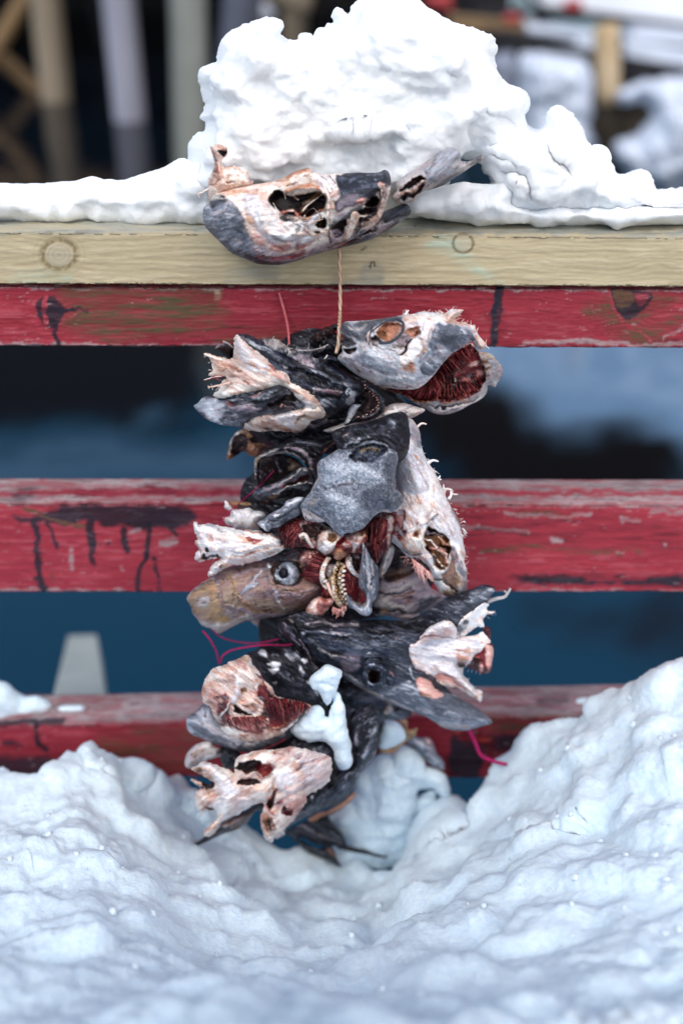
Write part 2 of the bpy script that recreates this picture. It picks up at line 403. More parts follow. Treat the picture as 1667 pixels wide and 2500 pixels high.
def surf_fn(objs, lift):
    fs = []
    for o in objs:
        x0, y0, st, tg = SURF[o.name]; g = tg.copy(); k = np.isnan(g); M = 40
        g = np.pad(g, M, constant_values=np.nan); known = ~np.isnan(g); edge0 = known.copy()
        g0 = np.where(known, g, 0.0); w = known.astype(float)
        for _ in range(M + 8):   # grow the surface outwards by averaging
            a = np.zeros_like(g0); b = np.zeros_like(g0)
            for dy in (-1, 0, 1):
                for dx in (-1, 0, 1):
                    a += np.roll(np.roll(g0 * w, dy, 0), dx, 1); b += np.roll(np.roll(w, dy, 0), dx, 1)
            new = (w == 0) & (b > 0); g0 = np.where(new, a / np.maximum(b, 1e-9), g0); w = np.where(new, 1.0, w)
        g0 = np.where(w > 0, g0, np.nanmax(tg))
        for _ in range(6):
            p_ = np.pad(g0, 1, mode='edge'); g0 = (p_[:-2, 1:-1] + p_[2:, 1:-1] + p_[1:-1, :-2] + p_[1:-1, 2:] + p_[1:-1, 1:-1]) / 5
        fs.append((x0 - M * st, y0 - M * st, st, g0))
    def f(x, y):
        best = None
        for x0, y0, st, g in fs:
            u = np.clip((x - x0) / st, 0, g.shape[1] - 1.001); v = np.clip((y - y0) / st, 0, g.shape[0] - 1.001); i = u.astype(int); j = v.astype(int); a = u - i; b = v - j
            r = (g[j, i] * (1 - a) + g[j, i + 1] * a) * (1 - b) + (g[j + 1, i] * (1 - a) + g[j + 1, i + 1] * a) * b
            best = r if best is None else np.minimum(best, r)
        return best - lift
    return f
def hash_(name, out):
    return int(sum(ord(c) * (i + 3) for i, c in enumerate(name)) + abs(float(out.sum())) * 3)
def surf_t(o, px, py, default):
    x0, y0, st, tg = SURF[o.name]
    i = int(round((px - x0) / st)); j = int(round((py - y0) / st)); ny, nx = tg.shape
    if 0 <= i < nx and 0 <= j < ny and not math.isnan(tg[j, i]): return tg[j, i]
    return default
def tubes(name, lines, cls, Y, lift=0.0, parent=None, mat=None, on=None, seg=5, seed=3, var=.35, flat=1.0, k=4):
    """tapered strands: lines = [(pts_px, r0_px, r1_px, arch_mm)]"""
    P_ = [np.asarray(l[0], float) for l in lines]; grp = list(range(len(lines)))
    for i in range(len(lines)):
        for j in range(i):
            if grp[i] != grp[j] and np.hypot(*(P_[i][:, None] - P_[j][None]).transpose(2, 0, 1)).min() < 34:
                a_, b_ = grp[i], grp[j]; grp = [b_ if g == a_ else g for g in grp]
    if len(set(grp)) > 1:
        for g in sorted(set(grp)):
            o = tubes(name, [l for l, q in zip(lines, grp) if q == g], cls, Y, lift, parent, mat, on, seg, seed + g, var, flat, k)
        return o
    rs = np.random.RandomState(seed); V = []; Fc = []; C = []; Rg = []
    for pts, r0, r1, arch in lines:
        pts = smooth_line(np.asarray(pts, float), k); n = len(pts); cen = []
        for i, (x, y) in enumerate(pts):
            t = float(t_plane(x, y, Y))
            if on is not None: t = surf_t(on, x, y, t)
            u = i / max(n - 1, 1)
            t -= lift + arch * 1e-3 * math.sin(math.pi * u) if arch >= 0 else lift + arch * 1e-3 * u
            cen.append(CAM + ray(x, y) * t)
        cen = np.array(cen); tn = np.gradient(cen, axis=0); tn /= (np.linalg.norm(tn, axis=1)[:, None] + 1e-12)
        c3 = CLS[cls]; a = rs.rand(); cc = c3[0] * (1 - a) + c3[1] * a
        if rs.rand() < .3: cc = cc * .4 + c3[2] * .6
        cc = cc * (1 + var * (rs.rand() - .5))
        b0 = len(V)
        for i in range(n):
            w = np.cross(tn[i], [0, 1, .2]); w /= (np.linalg.norm(w) + 1e-9); v = np.cross(tn[i], w)
            u = i / max(n - 1, 1); r = (r0 * (1 - u) + r1 * u) * np.linalg.norm(cen[i] - CAM) / F
            for j in range(seg):
                th = 2 * math.pi * j / seg
                V.append(cen[i] + (w * math.cos(th) + v * math.sin(th) * flat) * r); C.append(cc * (.9 + .2 * rs.rand())); Rg.append(c3[3])
        for i in range(n - 1):
            for j in range(seg):
                q = (j + 1) % seg
                Fc.append((b0 + i * seg + j, b0 + i * seg + q, b0 + (i + 1) * seg + q, b0 + (i + 1) * seg + j))
        Fc.append([b0 + j for j in range(seg)][::-1]); Fc.append([b0 + (n - 1) * seg + j for j in range(seg)])
    return mesh_obj(name, np.array(V), Fc, mat or M_FLESH, parent, np.array(C), np.array(Rg))
def comb(A, B, n, r, seed=1, jit=3, arch=1.0, r1=None, mid=None):
    """strands running from polyline A to polyline B"""
    rs = np.random.RandomState(seed)
    def walk(Pp, u):
        L = np.concatenate([[0], np.cumsum(np.hypot(*np.diff(Pp, axis=0).T))]); s = u * L[-1]
        return np.array([np.interp(s, L, Pp[:, 0]), np.interp(s, L, Pp[:, 1])])
    out = []
    for i in range(n):
        u = (i + .5 + (rs.rand() - .5) * 2.6) / n; u = min(max(u, 0), 1); jit_ = jit * 1.8; a = walk(A, u); b = walk(B, min(max(u + (rs.rand() - .5) * .03, 0), 1))
        b = a + (b - a) * (.55 + .6 * rs.rand()) + (rs.rand(2) - .5) * jit_
        m = (a + b) / 2 + (rs.rand(2) - .5) * jit_
        out.append(([a, m, b], r * (.7 + .6 * rs.rand()), (r1 if r1 is not None else r * .4), arch * (.4 + rs.rand())))
    return out
def frays(out, n, L, r, seed=1, spread=.8, away=None):
    """short torn fibres sticking out along a polyline"""
    rs = np.random.RandomState(seed); d = np.diff(out, axis=0); Ls = np.concatenate([[0], np.cumsum(np.hypot(*d.T))]); res = []
    for i in range(n):
        s = rs.rand() * Ls[-1]; k = min(np.searchsorted(Ls, s) - 1, len(d) - 1); k = max(k, 0)
        a = out[k] + d[k] * ((s - Ls[k]) / (Ls[k + 1] - Ls[k] + 1e-9)); tdir = d[k] / (np.hypot(*d[k]) + 1e-9)
        nrm = np.array([tdir[1], -tdir[0]])
        v = nrm + tdir * (rs.rand() - .5) * 2 * spread; ll = L * (.3 + rs.rand())
        m = a + v * ll * .5 + (rs.rand(2) - .5) * ll * .4; b = a + v * ll + (rs.rand(2) - .5) * ll * .6
        res.append(([a - v * 3, m, b], r * (.6 + .8 * rs.rand()), r * .15, 0.3))
    return res

# ================================================================== SETTING
def box(name, x0, x1, y0, y1, z0, z1, mat, parent=None, smooth=False):
    V = np.array([(x, y, z) for x in (x0, x1) for y in (y0, y1) for z in (z0, z1)], float)
    Fc = [(0, 1, 3, 2), (4, 6, 7, 5), (0, 4, 5, 1), (2, 3, 7, 6), (0, 2, 6, 4), (1, 5, 7, 3)]
    return mesh_obj(name, V, Fc, mat, parent, smooth=smooth)
def plain(name, c, rough=.7, nscale=4, c2=None, bump=.4, dist=.02, stretch=(1, 1, 1)):
    m, nt, b = new_mat(name); N = nt.nodes; Lk = nt.links
    tc = N.new('ShaderNodeTexCoord'); mp = N.new('ShaderNodeMapping'); mp.inputs['Scale'].default_value = stretch; Lk.new(tc.outputs['Object'], mp.inputs[0])
    n = N.new('ShaderNodeTexNoise'); n.inputs['Scale'].default_value = nscale; n.inputs['Detail'].default_value = 6; Lk.new(mp.outputs[0], n.inputs['Vector'])
    cr = N.new('ShaderNodeValToRGB'); cr.color_ramp.elements[0].position = .3; cr.color_ramp.elements[1].position = .7
    cr.color_ramp.elements[0].color = (*lin(c), 1); cr.color_ramp.elements[1].color = (*lin(c2 or [min(255, k * 1.25) for k in c]), 1)
    Lk.new(n.outputs['Fac'], cr.inputs[0]); Lk.new(cr.outputs[0], b.inputs['Base Color'])
    bp = N.new('ShaderNodeBump'); bp.inputs['Strength'].default_value = bump; bp.inputs['Distance'].default_value = dist
    Lk.new(n.outputs['Fac'], bp.inputs['Height']); Lk.new(bp.outputs[0], b.inputs['Normal']); b.inputs['Roughness'].default_value = rough
    return m

# --- water: dark blue, gently rippled, with pale and dark reflections painted into its base colour
m, nt, b = new_mat('sea_water'); N = nt.nodes; Lk = nt.links
tc = N.new('ShaderNodeTexCoord')
n = N.new('ShaderNodeTexNoise'); n.inputs['Scale'].default_value = 1.6; n.inputs['Detail'].default_value = 3; Lk.new(tc.outputs['Object'], n.inputs['Vector'])
bp = N.new('ShaderNodeBump'); bp.inputs['Strength'].default_value = .22; bp.inputs['Distance'].default_value = .05; Lk.new(n.outputs['Fac'], bp.inputs['Height']); Lk.new(bp.outputs[0], b.inputs['Normal'])
a = N.new('ShaderNodeAttribute'); a.attribute_name = 'Col'; Lk.new(a.outputs['Color'], b.inputs['Base Color'])
b.inputs['Roughness'].default_value = .06; b.inputs['IOR'].default_value = 1.33
M_WATER = m
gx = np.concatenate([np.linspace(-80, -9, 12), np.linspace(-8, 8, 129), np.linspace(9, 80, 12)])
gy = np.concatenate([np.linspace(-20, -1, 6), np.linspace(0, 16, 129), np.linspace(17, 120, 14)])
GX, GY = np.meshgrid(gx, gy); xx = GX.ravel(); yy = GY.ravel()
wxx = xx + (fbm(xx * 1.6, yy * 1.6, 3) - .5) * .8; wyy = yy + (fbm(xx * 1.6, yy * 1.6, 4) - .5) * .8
deep = lin((0, 50, 70)); dk = lin((5, 9, 13)); pale_refl = lin((96, 124, 150)); mid = lin((42, 66, 84))
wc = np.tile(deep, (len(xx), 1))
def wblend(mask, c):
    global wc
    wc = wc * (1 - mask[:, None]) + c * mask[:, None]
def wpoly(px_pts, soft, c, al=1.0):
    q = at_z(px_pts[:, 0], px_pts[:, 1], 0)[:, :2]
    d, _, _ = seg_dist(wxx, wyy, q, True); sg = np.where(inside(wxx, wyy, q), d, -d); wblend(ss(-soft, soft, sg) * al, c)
wpoly(P(FULL, "1150,780 1750,780 1750,1190 1400,1090 1180,960"), .25, pale_refl)  # pale reflection at right, painted into the water colour
wpoly(P(FULL, "1000,880 1180,930 1300,960 1420,1040 1560,1075 1720,1110 1750,1230 1000,1230"), .16, dk)  # dark diagonal reflection, painted in as well
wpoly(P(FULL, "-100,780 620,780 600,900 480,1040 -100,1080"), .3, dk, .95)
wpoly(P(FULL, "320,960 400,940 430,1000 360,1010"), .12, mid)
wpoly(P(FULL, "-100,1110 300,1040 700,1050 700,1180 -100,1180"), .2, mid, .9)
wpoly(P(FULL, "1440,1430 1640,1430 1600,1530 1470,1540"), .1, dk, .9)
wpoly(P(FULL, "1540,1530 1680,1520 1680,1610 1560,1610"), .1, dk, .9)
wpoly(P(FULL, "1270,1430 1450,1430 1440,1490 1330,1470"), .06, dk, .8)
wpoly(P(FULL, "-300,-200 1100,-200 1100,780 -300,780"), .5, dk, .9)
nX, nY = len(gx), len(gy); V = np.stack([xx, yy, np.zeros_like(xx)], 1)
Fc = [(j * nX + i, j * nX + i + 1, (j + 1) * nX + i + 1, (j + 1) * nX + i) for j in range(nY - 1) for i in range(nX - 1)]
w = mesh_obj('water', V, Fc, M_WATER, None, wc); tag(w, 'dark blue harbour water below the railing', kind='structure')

# --- railing boards: one long box each, finely meshed on the sides that show, painted by hand
def board(name, top, bot, Yf, depth, base, strokes, parent, x0=-420, x1=2090, step=3.2, bev=5, fn=None, scale=1.0, grain=(0, 7), back_h=None, jag=1.0):
    """top / bot: front edge lines ((x,y),(x,y)) in pixels at plane Yf; depth in metres"""
    xs = np.concatenate([np.arange(x0, -30, 30), np.arange(-30, 1700, step), np.arange(1700, x1, 30)])
    def ln(l, x): return l[0][1] + (l[1][1] - l[0][1]) * (x - l[0][0]) / (l[1][0] - l[0][0])
    yt = ln(top, xs); yb = ln(bot, xs)
    k = int(abs(yb - yt).mean() / step)
    rows = []   # (point, px, py)
    pt = at(xs, yt, Yf); pb = at(xs, yb, Yf)
    e = (fbm(xs / 40, xs * 0, 5 + len(name)) - .5) * .0022 * jag
    bv = .0022
    def px_of(P3):
        v = P3 - CAM; f = v[:, 1] * CT - v[:, 2] * ST; u = v[:, 1] * ST + v[:, 2] * CT
        return 833.5 + v[:, 0] / f * F, 1250 - u / f * F
    prof = []
    prof.append(pb + [0, depth, 0]); prof.append(pb + [0, bv, 0] + np.stack([e * 0, e * 0, e], 1))
    for s in np.linspace(0, 1, k):
        q = pb * (1 - s) + pt * s; q = q.copy()
        if s == 0: q[:, 2] += bv + e
        if s == 1: q[:, 2] -= bv - e
        prof.append(q)
    nt = max(6, int(depth / .0016)) if depth < .08 else 60
    for s in np.linspace(0, 1, nt):
        q = pt.copy(); q[:, 1] += bv + (depth - bv) * s; q[:, 2] += e * (1 - s); prof.append(q)
    A = np.array(prof); n, m_, _ = A.shape; Vv = A.reshape(-1, 3)
    px, py = px_of(Vv)
    col, dz, rough, ns = paint(px, py, base, strokes, 3 + len(name), grain, scale, 4, fine=.12)
    if fn: col, dz, rough = fn(px, py, col, dz, rough, ns, n, m_)
    fr = np.zeros(len(Vv)); fr[2 * m_:(2 + k) * m_] = 1
    Vv = Vv.copy(); Vv[:, 1] -= (dz + (ns[1] - .5) * .0012) * fr
    tp = np.zeros(len(Vv)); tp[(2 + k) * m_:] = 1; Vv[:, 2] += (ns[1] - .5) * .001 * tp
    Fc = []
    for j in range(n - 1):
        for i in range(m_ - 1): Fc.append((j * m_ + i, j * m_ + i + 1, (j + 1) * m_ + i + 1, (j + 1) * m_ + i))
    for i in range(m_ - 1): Fc.append(((n - 1) * m_ + i, (n - 1) * m_ + i + 1, i + 1, i))
    Fc.append([j * m_ for j in range(n)]); Fc.append([j * m_ + m_ - 1 for j in range(n)][::-1])
    return mesh_obj(name, Vv, Fc, M_WOOD, parent, col, rough)

rail = thing('railing', 'weathered dockside railing of a pale top board over three red boards', 'railing', (0, .03, 1.5))
YT = -.004
p_f = at(833, 571, YT); 
# width of the handrail board: from its front edge to the far edge seen at the upper right
q_b = at_z(833, 455, p_f[2]); DW = float(q_b[1] - YT)
def wood_fn(px, py, col, dz, rough, ns, n, m_):
    v = py.copy(); ar = lambda cx, cy, rx, ry, A: A * np.exp(-((px - cx) / rx) ** 2 - ((py - cy) / ry) ** 2) * np.sign(py - cy + .01)
    v = py + (fbm(px / 190, py / 60, 9, 3) - .5) * 34 + (px - 833) * .012
    v = v + ar(145, 622, 80, 60, 22) + ar(1130, 594, 60, 44, 16)
    fq = 2 * math.pi / (17 + 7 * vnoise(px * 0, v / 60, 4))
    g = .5 + .5 * np.sin(v * .42 + 2.2 * fbm(px / 300, v / 30, 8, 2)); g = g ** 3
    wv = ss(950, 1300, px); g2 = .5 + .5 * np.sin(v * .52 + .9 * np.sin(px / 26 + v / 30)); g = g * (1 - wv) + g2 ** 2 * wv
    front = (py > 566)
    a = (g * .24 * front * (.6 + .8 * vnoise(px / 120, py / 40, 77)))[:, None]; col = col * (1 - a) + lin((146, 130, 96)) * a
    rr = np.hypot((px - 145) / 42, (py - 622) / 36); k = (ss(1.25, 1.0, rr) * ss(.75, .9, rr) * (.5 + .5 * (vnoise(px / 7, py / 7, 5) > .4)))[:, None]; col = col * (1 - k * .8) + lin((110, 94, 62)) * k * .8
    k = ss(.9, .7, rr)[:, None]; col = col * (1 - k * .7) + lin((176, 168, 148)) * k * .7
    k = (ss(1.9, 1.2, rr) * (.5 + .5 * np.sin(rr * 22)))[:, None] * .3; col = col * (1 - k) + lin((146, 132, 96)) * k
    r2 = np.hypot((px - 1130) / 25, (py - 594) / 24); k = (ss(1.2, 1.0, r2) * ss(.78, .92, r2))[:, None]; col = col * (1 - k * .8) + lin((104, 92, 74)) * k * .8
    k = ss(.85, .7, r2)[:, None]; col = col * (1 - k * .6) + lin((186, 180, 156)) * k * .6
    dz = dz - .0006 * (ss(1.25, 1.0, rr) * ss(.75, .9, rr)) - .0003 * g * front
    return col, dz, rough
board('handrail_board', ((0, 565), (1667, 578)), ((0, 695), (1667, 702)), YT, DW, 'wood', S(FULL, """
P woodg 0.85 0 6 -500,440 2100,440 2100,571 833,566 -500,560
P mint 0.7 0 14 1040,600 1100,575 1160,640 1230,690 1180,680 1120,640
P woodg .45 0 8 800,690 860,680 900,640 930,650 930,700 830,702
P woodg .4 0 14 560,660 650,640 680,680 560,690
L ring .7 0 3 905,655 912,640 918,648
L ring .6 0 3 1010,548 1016,549
L ring .6 0 4 880,612 892,606
P mint .5 0 10 30,670 130,660 180,690 40,695
L ring .5 0 3 1250,578 1262,580
L ring .55 0 3 20,694 400,695 800,699 1200,699 1660,701
"""), rail, fn=wood_fn, grain=(0, 12))
def red_fn(seed, wearline=0, knots=()):
    def f(px, py, col, dz, rough, ns, n, m_):
        v = py + (fbm(px / 160, py / 50, seed, 3) - .5) * 26
        for (kx, ky, rx, ry, A) in knots: v = v + A * np.exp(-((px - kx) / rx) ** 2 - ((py - ky) / ry) ** 2) * np.sign(py - ky + .01)
        g = (.5 + .5 * np.sin(v * .8 + 2 * vnoise(px / 200, v / 16, 8))) ** 4
        a = (g * .3 * ss(.3, .6, vnoise(px / 120, py / 40, 21)))[:, None]; col = col * (1 - a) + lin((84, 26, 34)) * a
        fl = ss(.72, .78, fbm(px / 34, v / 5.5, seed + 9, 4, .7)) * ss(.45, .6, fbm(px / 90, py / 40, seed + 3)) * .42
        fl = fl[:, None]; col = col * (1 - fl) + lin((176, 150, 152)) * fl
        dz = dz - .0005 * g
        return col, dz, rough
    return f
board('upper_rail', ((0, 698), (1667, 704)), ((0, 846), (1667, 851)), .0005, .046, 'red', S(FULL, """
L wear .75 0 4 -300,702 400,703 800,706 1200,707 1680,708
P moss .75 0 30 200,700 480,700 560,745 520,800 300,830 140,800 140,740
P moss .45 0 20 560,800 800,790 1000,800 1000,850 560,850
P redl .6 0 14 -100,720 120,720 180,760 150,800 250,840 -100,845
L wear .6 0 6 -100,838 100,842 300,842
L wear .45 0 5 300,845 560,846
P redl .5 0 14 540,712 1000,712 1150,740 1180,850 800,840 620,790
P redl .45 0 20 1240,720 1480,712 1700,720 1700,800 1300,840
P moss .6 0 24 1480,730 1640,720 1660,790 1560,840 1480,800
P moss .5 0 10 1420,740 1480,742 1470,775 1430,770
L wear .6 0 7 1280,840 1400,832 1560,842 1680,838
L wear .5 0 5 1620,825 1667,800
L tar 1 0 11 1216,700 1214,740 1206,780 1208,820 1202,850
L tar .9 0 5 1225,700 1223,760 1214,800
P tar .95 0 4 92,735 112,722 140,728 160,748 150,775 132,800 112,800 95,775
L tar .9 0 7 125,750 150,757 175,752
L tar .85 0 4 160,756 190,752 215,756
L tar .95 0 7 130,780 138,815 142,850
L redl .8 0 7 112,722 112,790
P redl .9 0 4 75,770 90,765 95,800 120,810 110,815 80,790
P tar .95 0 5 1494,706 1560,704 1590,730 1560,765 1530,778 1508,768 1496,748
P moss .8 0 5 1504,708 1540,708 1545,740 1515,752 1500,735
L redl .9 0 4 1487,706 1494,740 1505,768 1530,790 1590,830
P redl .5 0 6 1550,718 1575,715 1578,738 1556,742
P knot .7 0 4 520,705 542,706 540,724 526,728
L ring .8 0 3 518,706 520,722 532,730 544,722 546,706
P redl .7 0 10 1560,800 1600,760 1667,740 1667,760 1600,790
"""), rail, fn=red_fn(3, knots=((125, 760, 60, 50, 18), (1530, 740, 70, 50, 18), (532, 715, 40, 30, 12))))
board('middle_rail', ((0, 1228), (1667, 1231)), ((0, 1447), (1667, 1446)), .0, .050, 'redl', S(FULL, """
P wear .8 0 8 -400,1170 2100,1170 2100,1198 900,1194 -400,1200
P wear .75 0 6 -400,1216 560,1210 2100,1210 2100,1234 1300,1238 560,1226 -400,1232
P red .8 0 8 120,1194 600,1190 600,1210 200,1212
P tar .5 0 10 30,1196 80,1194 85,1214 35,1216
P red .6 0 26 1110,1240 1400,1240 1700,1300 1700,1350 1300,1340 1110,1360
L moss .5 0 8 1180,1345 1300,1338 1440,1350 1560,1342
L moss .6 0 9 1250,1258 1320,1254 1400,1258
L wear .6 0 6 1230,1252 1340,1262 1440,1256
L wear .5 0 6 1130,1290 1270,1298 1290,1300
L tar .55 0 7 1150,1296 1230,1300 1280,1302
L wear .6 0 7 1350,1315 1370,1320
L wear .9 0 6 1620,1334
L wear .5 0 8 1590,1250 1667,1250
L wear .5 0 8 1520,1270 1560,1275
P tar .85 0 8 1250,1408 1400,1402 1560,1408 1700,1410 1700,1432 1500,1428 1300,1425
L redl 1 0 6 1200,1440 1400,1438 1680,1440
L wear .5 0 4 1100,1444 1300,1443 1667,1444
P tar .95 0 7 30,1255 80,1262 120,1245 180,1232 300,1232 400,1234 460,1238 480,1262 460,1285 420,1290 380,1285 340,1300 300,1280 260,1285 220,1270 160,1282 90,1275 50,1272
L moss .9 0 6 60,1240 110,1262 180,1280 210,1290
L tar .95 0 9 82,1275 95,1310 92,1350 98,1400 108,1445
L tar .8 0 14 95,1415 112,1440
L tar .9 0 6 120,1280 132,1310 140,1340
L tar .95 0 14 222,1275 226,1320
L tar .9 0 8 226,1320 224,1350 228,1375
L tar .95 0 9 302,1290 308,1330 314,1345
L tar .9 0 7 268,1330
L tar .95 0 10 365,1280 362,1330 356,1360
L tar .9 0 8 356,1360 342,1400 338,1447
L tar .85 0 7 375,1360 385,1400 392,1446
L tar .8 0 8 420,1290 428,1305
L moss .7 0 6 130,1400 134,1420
L wear .7 0 8 322,1300 338,1298
L wear .7 0 8 395,1325 430,1320
L wear .6 0 7 172,1340 178,1390
L wear .5 0 5 300,1384 305,1392
P redl .9 0 5 240,1300 262,1290 268,1350 250,1360
P redl .9 0 5 130,1255 200,1252 190,1268 140,1266
L wear .6 0 5 -20,1444 60,1442 170,1444 300,1442
P redl .6 0 20 -50,1300 80,1300 80,1440 -50,1440
"""), rail, fn=red_fn(17))
board('lower_rail', ((0, 1772), (1667, 1742)), ((0, 1895), (1667, 1905)), .0, .052, 'red', S(FULL, """
P wear .8 0 8 -400,1700 600,1690 600,1758 -400,1764
P wear .7 0 8 1000,1670 2100,1670 2100,1735 1000,1745
P red .8 0 8 1130,1690 1500,1680 1700,1680 1700,1705 1400,1712 1140,1720
P tar .5 0 10 1310,1702 1380,1700 1380,1722 1320,1722
P redl .7 0 20 -50,1775 300,1770 500,1770 500,1800 250,1820 -50,1830
P moss .5 0 14 330,1775 470,1785 460,1800 340,1795
L tar .95 0 8 86,1760 92,1790 94,1815 112,1835
L tar .9 0 10 -50,1768 60,1764 150,1760
L tar .8 0 8 10,1815 50,1820
P tar .9 0 10 -50,1850 60,1848 180,1860 220,1900 -50,1900
P moss .5 0 30 250,1800 480,1800 480,1880 250,1870
P moss .5 0 20 1180,1755 1420,1750 1380,1790 1200,1790
P tar .95 0 8 1100,1800 1150,1795 1180,1830 1170,1900 1100,1890
P tar .9 0 8 1140,1795 1280,1800 1270,1830 1160,1830
L tar .9 0 8 1220,1860 1228,1905
P blood .8 0 14 1130,1760 1180,1790 1210,1830 1120,1800
"""), rail, fn=red_fn(29))
box('rail_post', .62, .70, .052, .13, 1.2, float(p_f[2]) - .06, M_WOOD_POST if 'M_WOOD_POST' in globals() else plain('grey_timber', (150, 148, 138), .8, 6), rail)

# --- pale beam reaching out over the water under the lower rail
M_BEAM = plain('pale_timber', (188, 190, 178), .7, 14, (206, 206, 192), .4, .002, (1, 1, 1))
fw = [at(168, 1552, .95), at(236, 1550, .95), at(262, 1745, .10), at(118, 1745, .10)]
dn = np.array([0.004, 0, -.07]); bk = [p + dn for p in fw]
V = np.array(fw + bk)
mesh_obj_ = mesh_obj('timber_beam', V, [(0, 1, 2, 3), (4, 7, 6, 5), (0, 4, 5, 1), (1, 5, 6, 2), (2, 6, 7, 3), (3, 7, 4, 0)], M_BEAM, None, smooth=False)
tag(mesh_obj_, 'pale sawn timber beam sloping out over the water behind the lower red rail', 'beam')
fp = at(30, 1690, .12)
st = box('mooring_block', -.75, fp[0] + .03, .075, .15, fp[2] - .3, fp[2] - .028, plain('brown_timber', (84, 40, 46), .8, 8), None)
tag(st, 'dark red timber block behind the left end of the lower rail', 'timber block')

# ================================================================== SNOW
def billow(sc, A, seed, mm=1e-3, crumb=1.0):
    def f(x, y):
        wx = x + (fbm(x / (sc * 1.4), y / (sc * 1.4), seed, 3) - .5) * sc * .9; wy = y + (fbm(x / (sc * 1.4), y / (sc * 1.4), seed + 5, 3) - .5) * sc * .9
        a = 1 - sworley(wx / sc, wy / sc, seed) * 1.6; b = 1 - sworley(wx / (sc * .45), wy / (sc * .45), seed + 3) * 1.6
        c = fbm(x / (sc * 3), y / (sc * 3), seed + 7, 3) - .5; d = 1 - sworley(x / (sc * .18), y / (sc * .18), seed + 4) * 1.5
        k = ss(.35, .65, fbm(x / sc, y / sc, seed + 2))
        return mm * A * (a * .55 + b * .26 * k + c * 1.5 + d * .07 * crumb * (1.2 - k))
    return f
heap = P(FULL, """440,440 456,400 462,350 478,325 500,316 503,300 489,288 500,258 492,228 483,185 495,162 527,152 533,110 550,86 580,66 625,48 665,42 690,50 694,70 684,86
722,97 733,80 757,82 766,92 776,70 790,68 800,54 813,57 809,35 820,18 836,24 850,36 858,12 880,-2 930,-30 1000,-28 1040,15 1075,35 1110,55 1180,76 1205,92 1215,118 1205,140 1208,165 1225,195
1238,207 1270,215 1290,235 1291,265 1280,292 1302,311 1326,308 1334,275 1358,257 1385,268 1415,300 1440,362 1460,358 1480,375 1500,412 1508,426 1525,424 1560,412 1586,424 1602,460 1640,459 1720,462
1720,545 1600,547 1500,546 1420,542 1350,552 1290,548 1230,530 1195,490 1188,458 1196,438 1176,415 1174,398 1150,392 1120,385 1105,400 1095,430 1085,458 1075,480 1060,520 1000,548 900,560 700,565 560,566 470,560 450,500""")
M_S = M_SNOW
hp = relief('snow_heap', heap, .07, T=.075, Tb=.06, step=3.4, rag=4.0, R=95, S_=S(FULL, """
P - 0 -9 16 660,600 655,440 668,405 700,393 725,375 760,345 800,328 860,320 930,318 1000,322 1004,342 975,362 1000,395 985,440 1010,600
P - 0 -24 14 440,600 440,480 560,455 700,440 900,440 1060,480 1000,600
P - 0 5 8 560,110 700,110 760,180 700,280 580,260 540,180
P - 0 5 8 900,60 1080,90 1140,170 1080,230 950,190
P - 0 6 8 830,300 950,300 1010,320 900,332 820,325
P - 0 -6 6 1130,300 1190,260 1260,300 1230,360 1150,360
P - 0 6 8 1180,380 1250,390 1260,460 1200,470
L - 0 -6 8 1230,415 1290,440 1300,480
L - 0 -5 6 1330,330 1360,400 1400,430
P - 0 -5 10 1090,170 1150,190 1160,250 1100,240
"""), parent=None, mat=M_S, colored=False, nfn=lambda p: clods(p, 1, .62, .055, .9) - .006, ncr=0, bz=.2, smooth_out=True, seed=5, sm=5, p=2.0, ragf=.09)
tag(hp, 'tall lumpy white snow heap on the pale top board over the frozen cod heads', 'snow heap')
strip = P(FULL, "-430,445 60,448 120,446 190,440 225,430 262,440 300,440 345,425 400,408 438,388 470,398 520,400 560,470 540,545 480,560 400,556 330,558 250,553 150,555 60,549 20,545 10,558 0,540 -60,545 -430,548")
s1 = relief('snow_layer', strip, .04, T=.03, Tb=.04, step=4.5, rag=2.0, R=60, mat=M_S, colored=False, nfn=lambda p: clods(p, 5, .45, .035, 1.4) - .003, ncr=0, seed=9, sm=3, ragf=.04)
tag(s1, 'thin crumbly snow layer along the top board left of the cod heads', 'snow layer')
strip2 = P(FULL, "960,470 1050,455 1180,450 1260,450 1300,500 1720,500 2100,500 2100,545 1720,548 1600,549 1520,553 1450,549 1400,552 1365,550 1352,560 1310,560 1280,545 1180,552 1150,546 1080,538 1000,520")
s2 = relief('snow_layer', strip2, .025, T=.03, Tb=.05, step=4.5, rag=2.0, R=55, mat=M_S, colored=False, nfn=lambda p: clods(p, 6, .45, .035, 1.2) - .003, ncr=0, seed=13, sm=3, ragf=.04)
tag(s2, 'low snow layer on the top board right of the cod heads', 'snow layer')

# --- snow-covered ground in the foreground
sil = P(FULL, """-650,1910 -200,1885 -40,1880 10,1872 40,1895 70,1902 100,1905 140,1860 165,1832 185,1838 205,1815 222,1808 240,1835 260,1850 290,1848 330,1862 360,1888 400,1900 440,1892 470,1930 500,1960 560,2000 600,2014 650,2050 690,2083
760,2078 800,2098 830,2108 870,2112 920,2140 960,2130 985,2100 1000,2050 1010,2005 1030,1975 1060,1965 1095,1958 1125,1968 1148,1990 1156,2004 1168,1990 1185,1955 1210,1905 1240,1860 1270,1815 1290,1795 1340,1790 1400,1765 1440,1752 1455,1738 1500,1700 1540,1685 1580,1670 1620,1635 1667,1610 1760,1560 2340,1440""")
grd = np.concatenate([sil, P(FULL, "2360,1440 2360,2800 -650,2800")])
lowx = np.arange(-900, 2700, 10.0); _s = np.interp(lowx, sil[:, 0], sil[:, 1]); _k = np.exp(-(np.arange(-24, 25) / 9.0) ** 2); _k /= _k.sum()
lows = np.convolve(np.pad(_s, 24, mode='edge'), _k, 'valid')
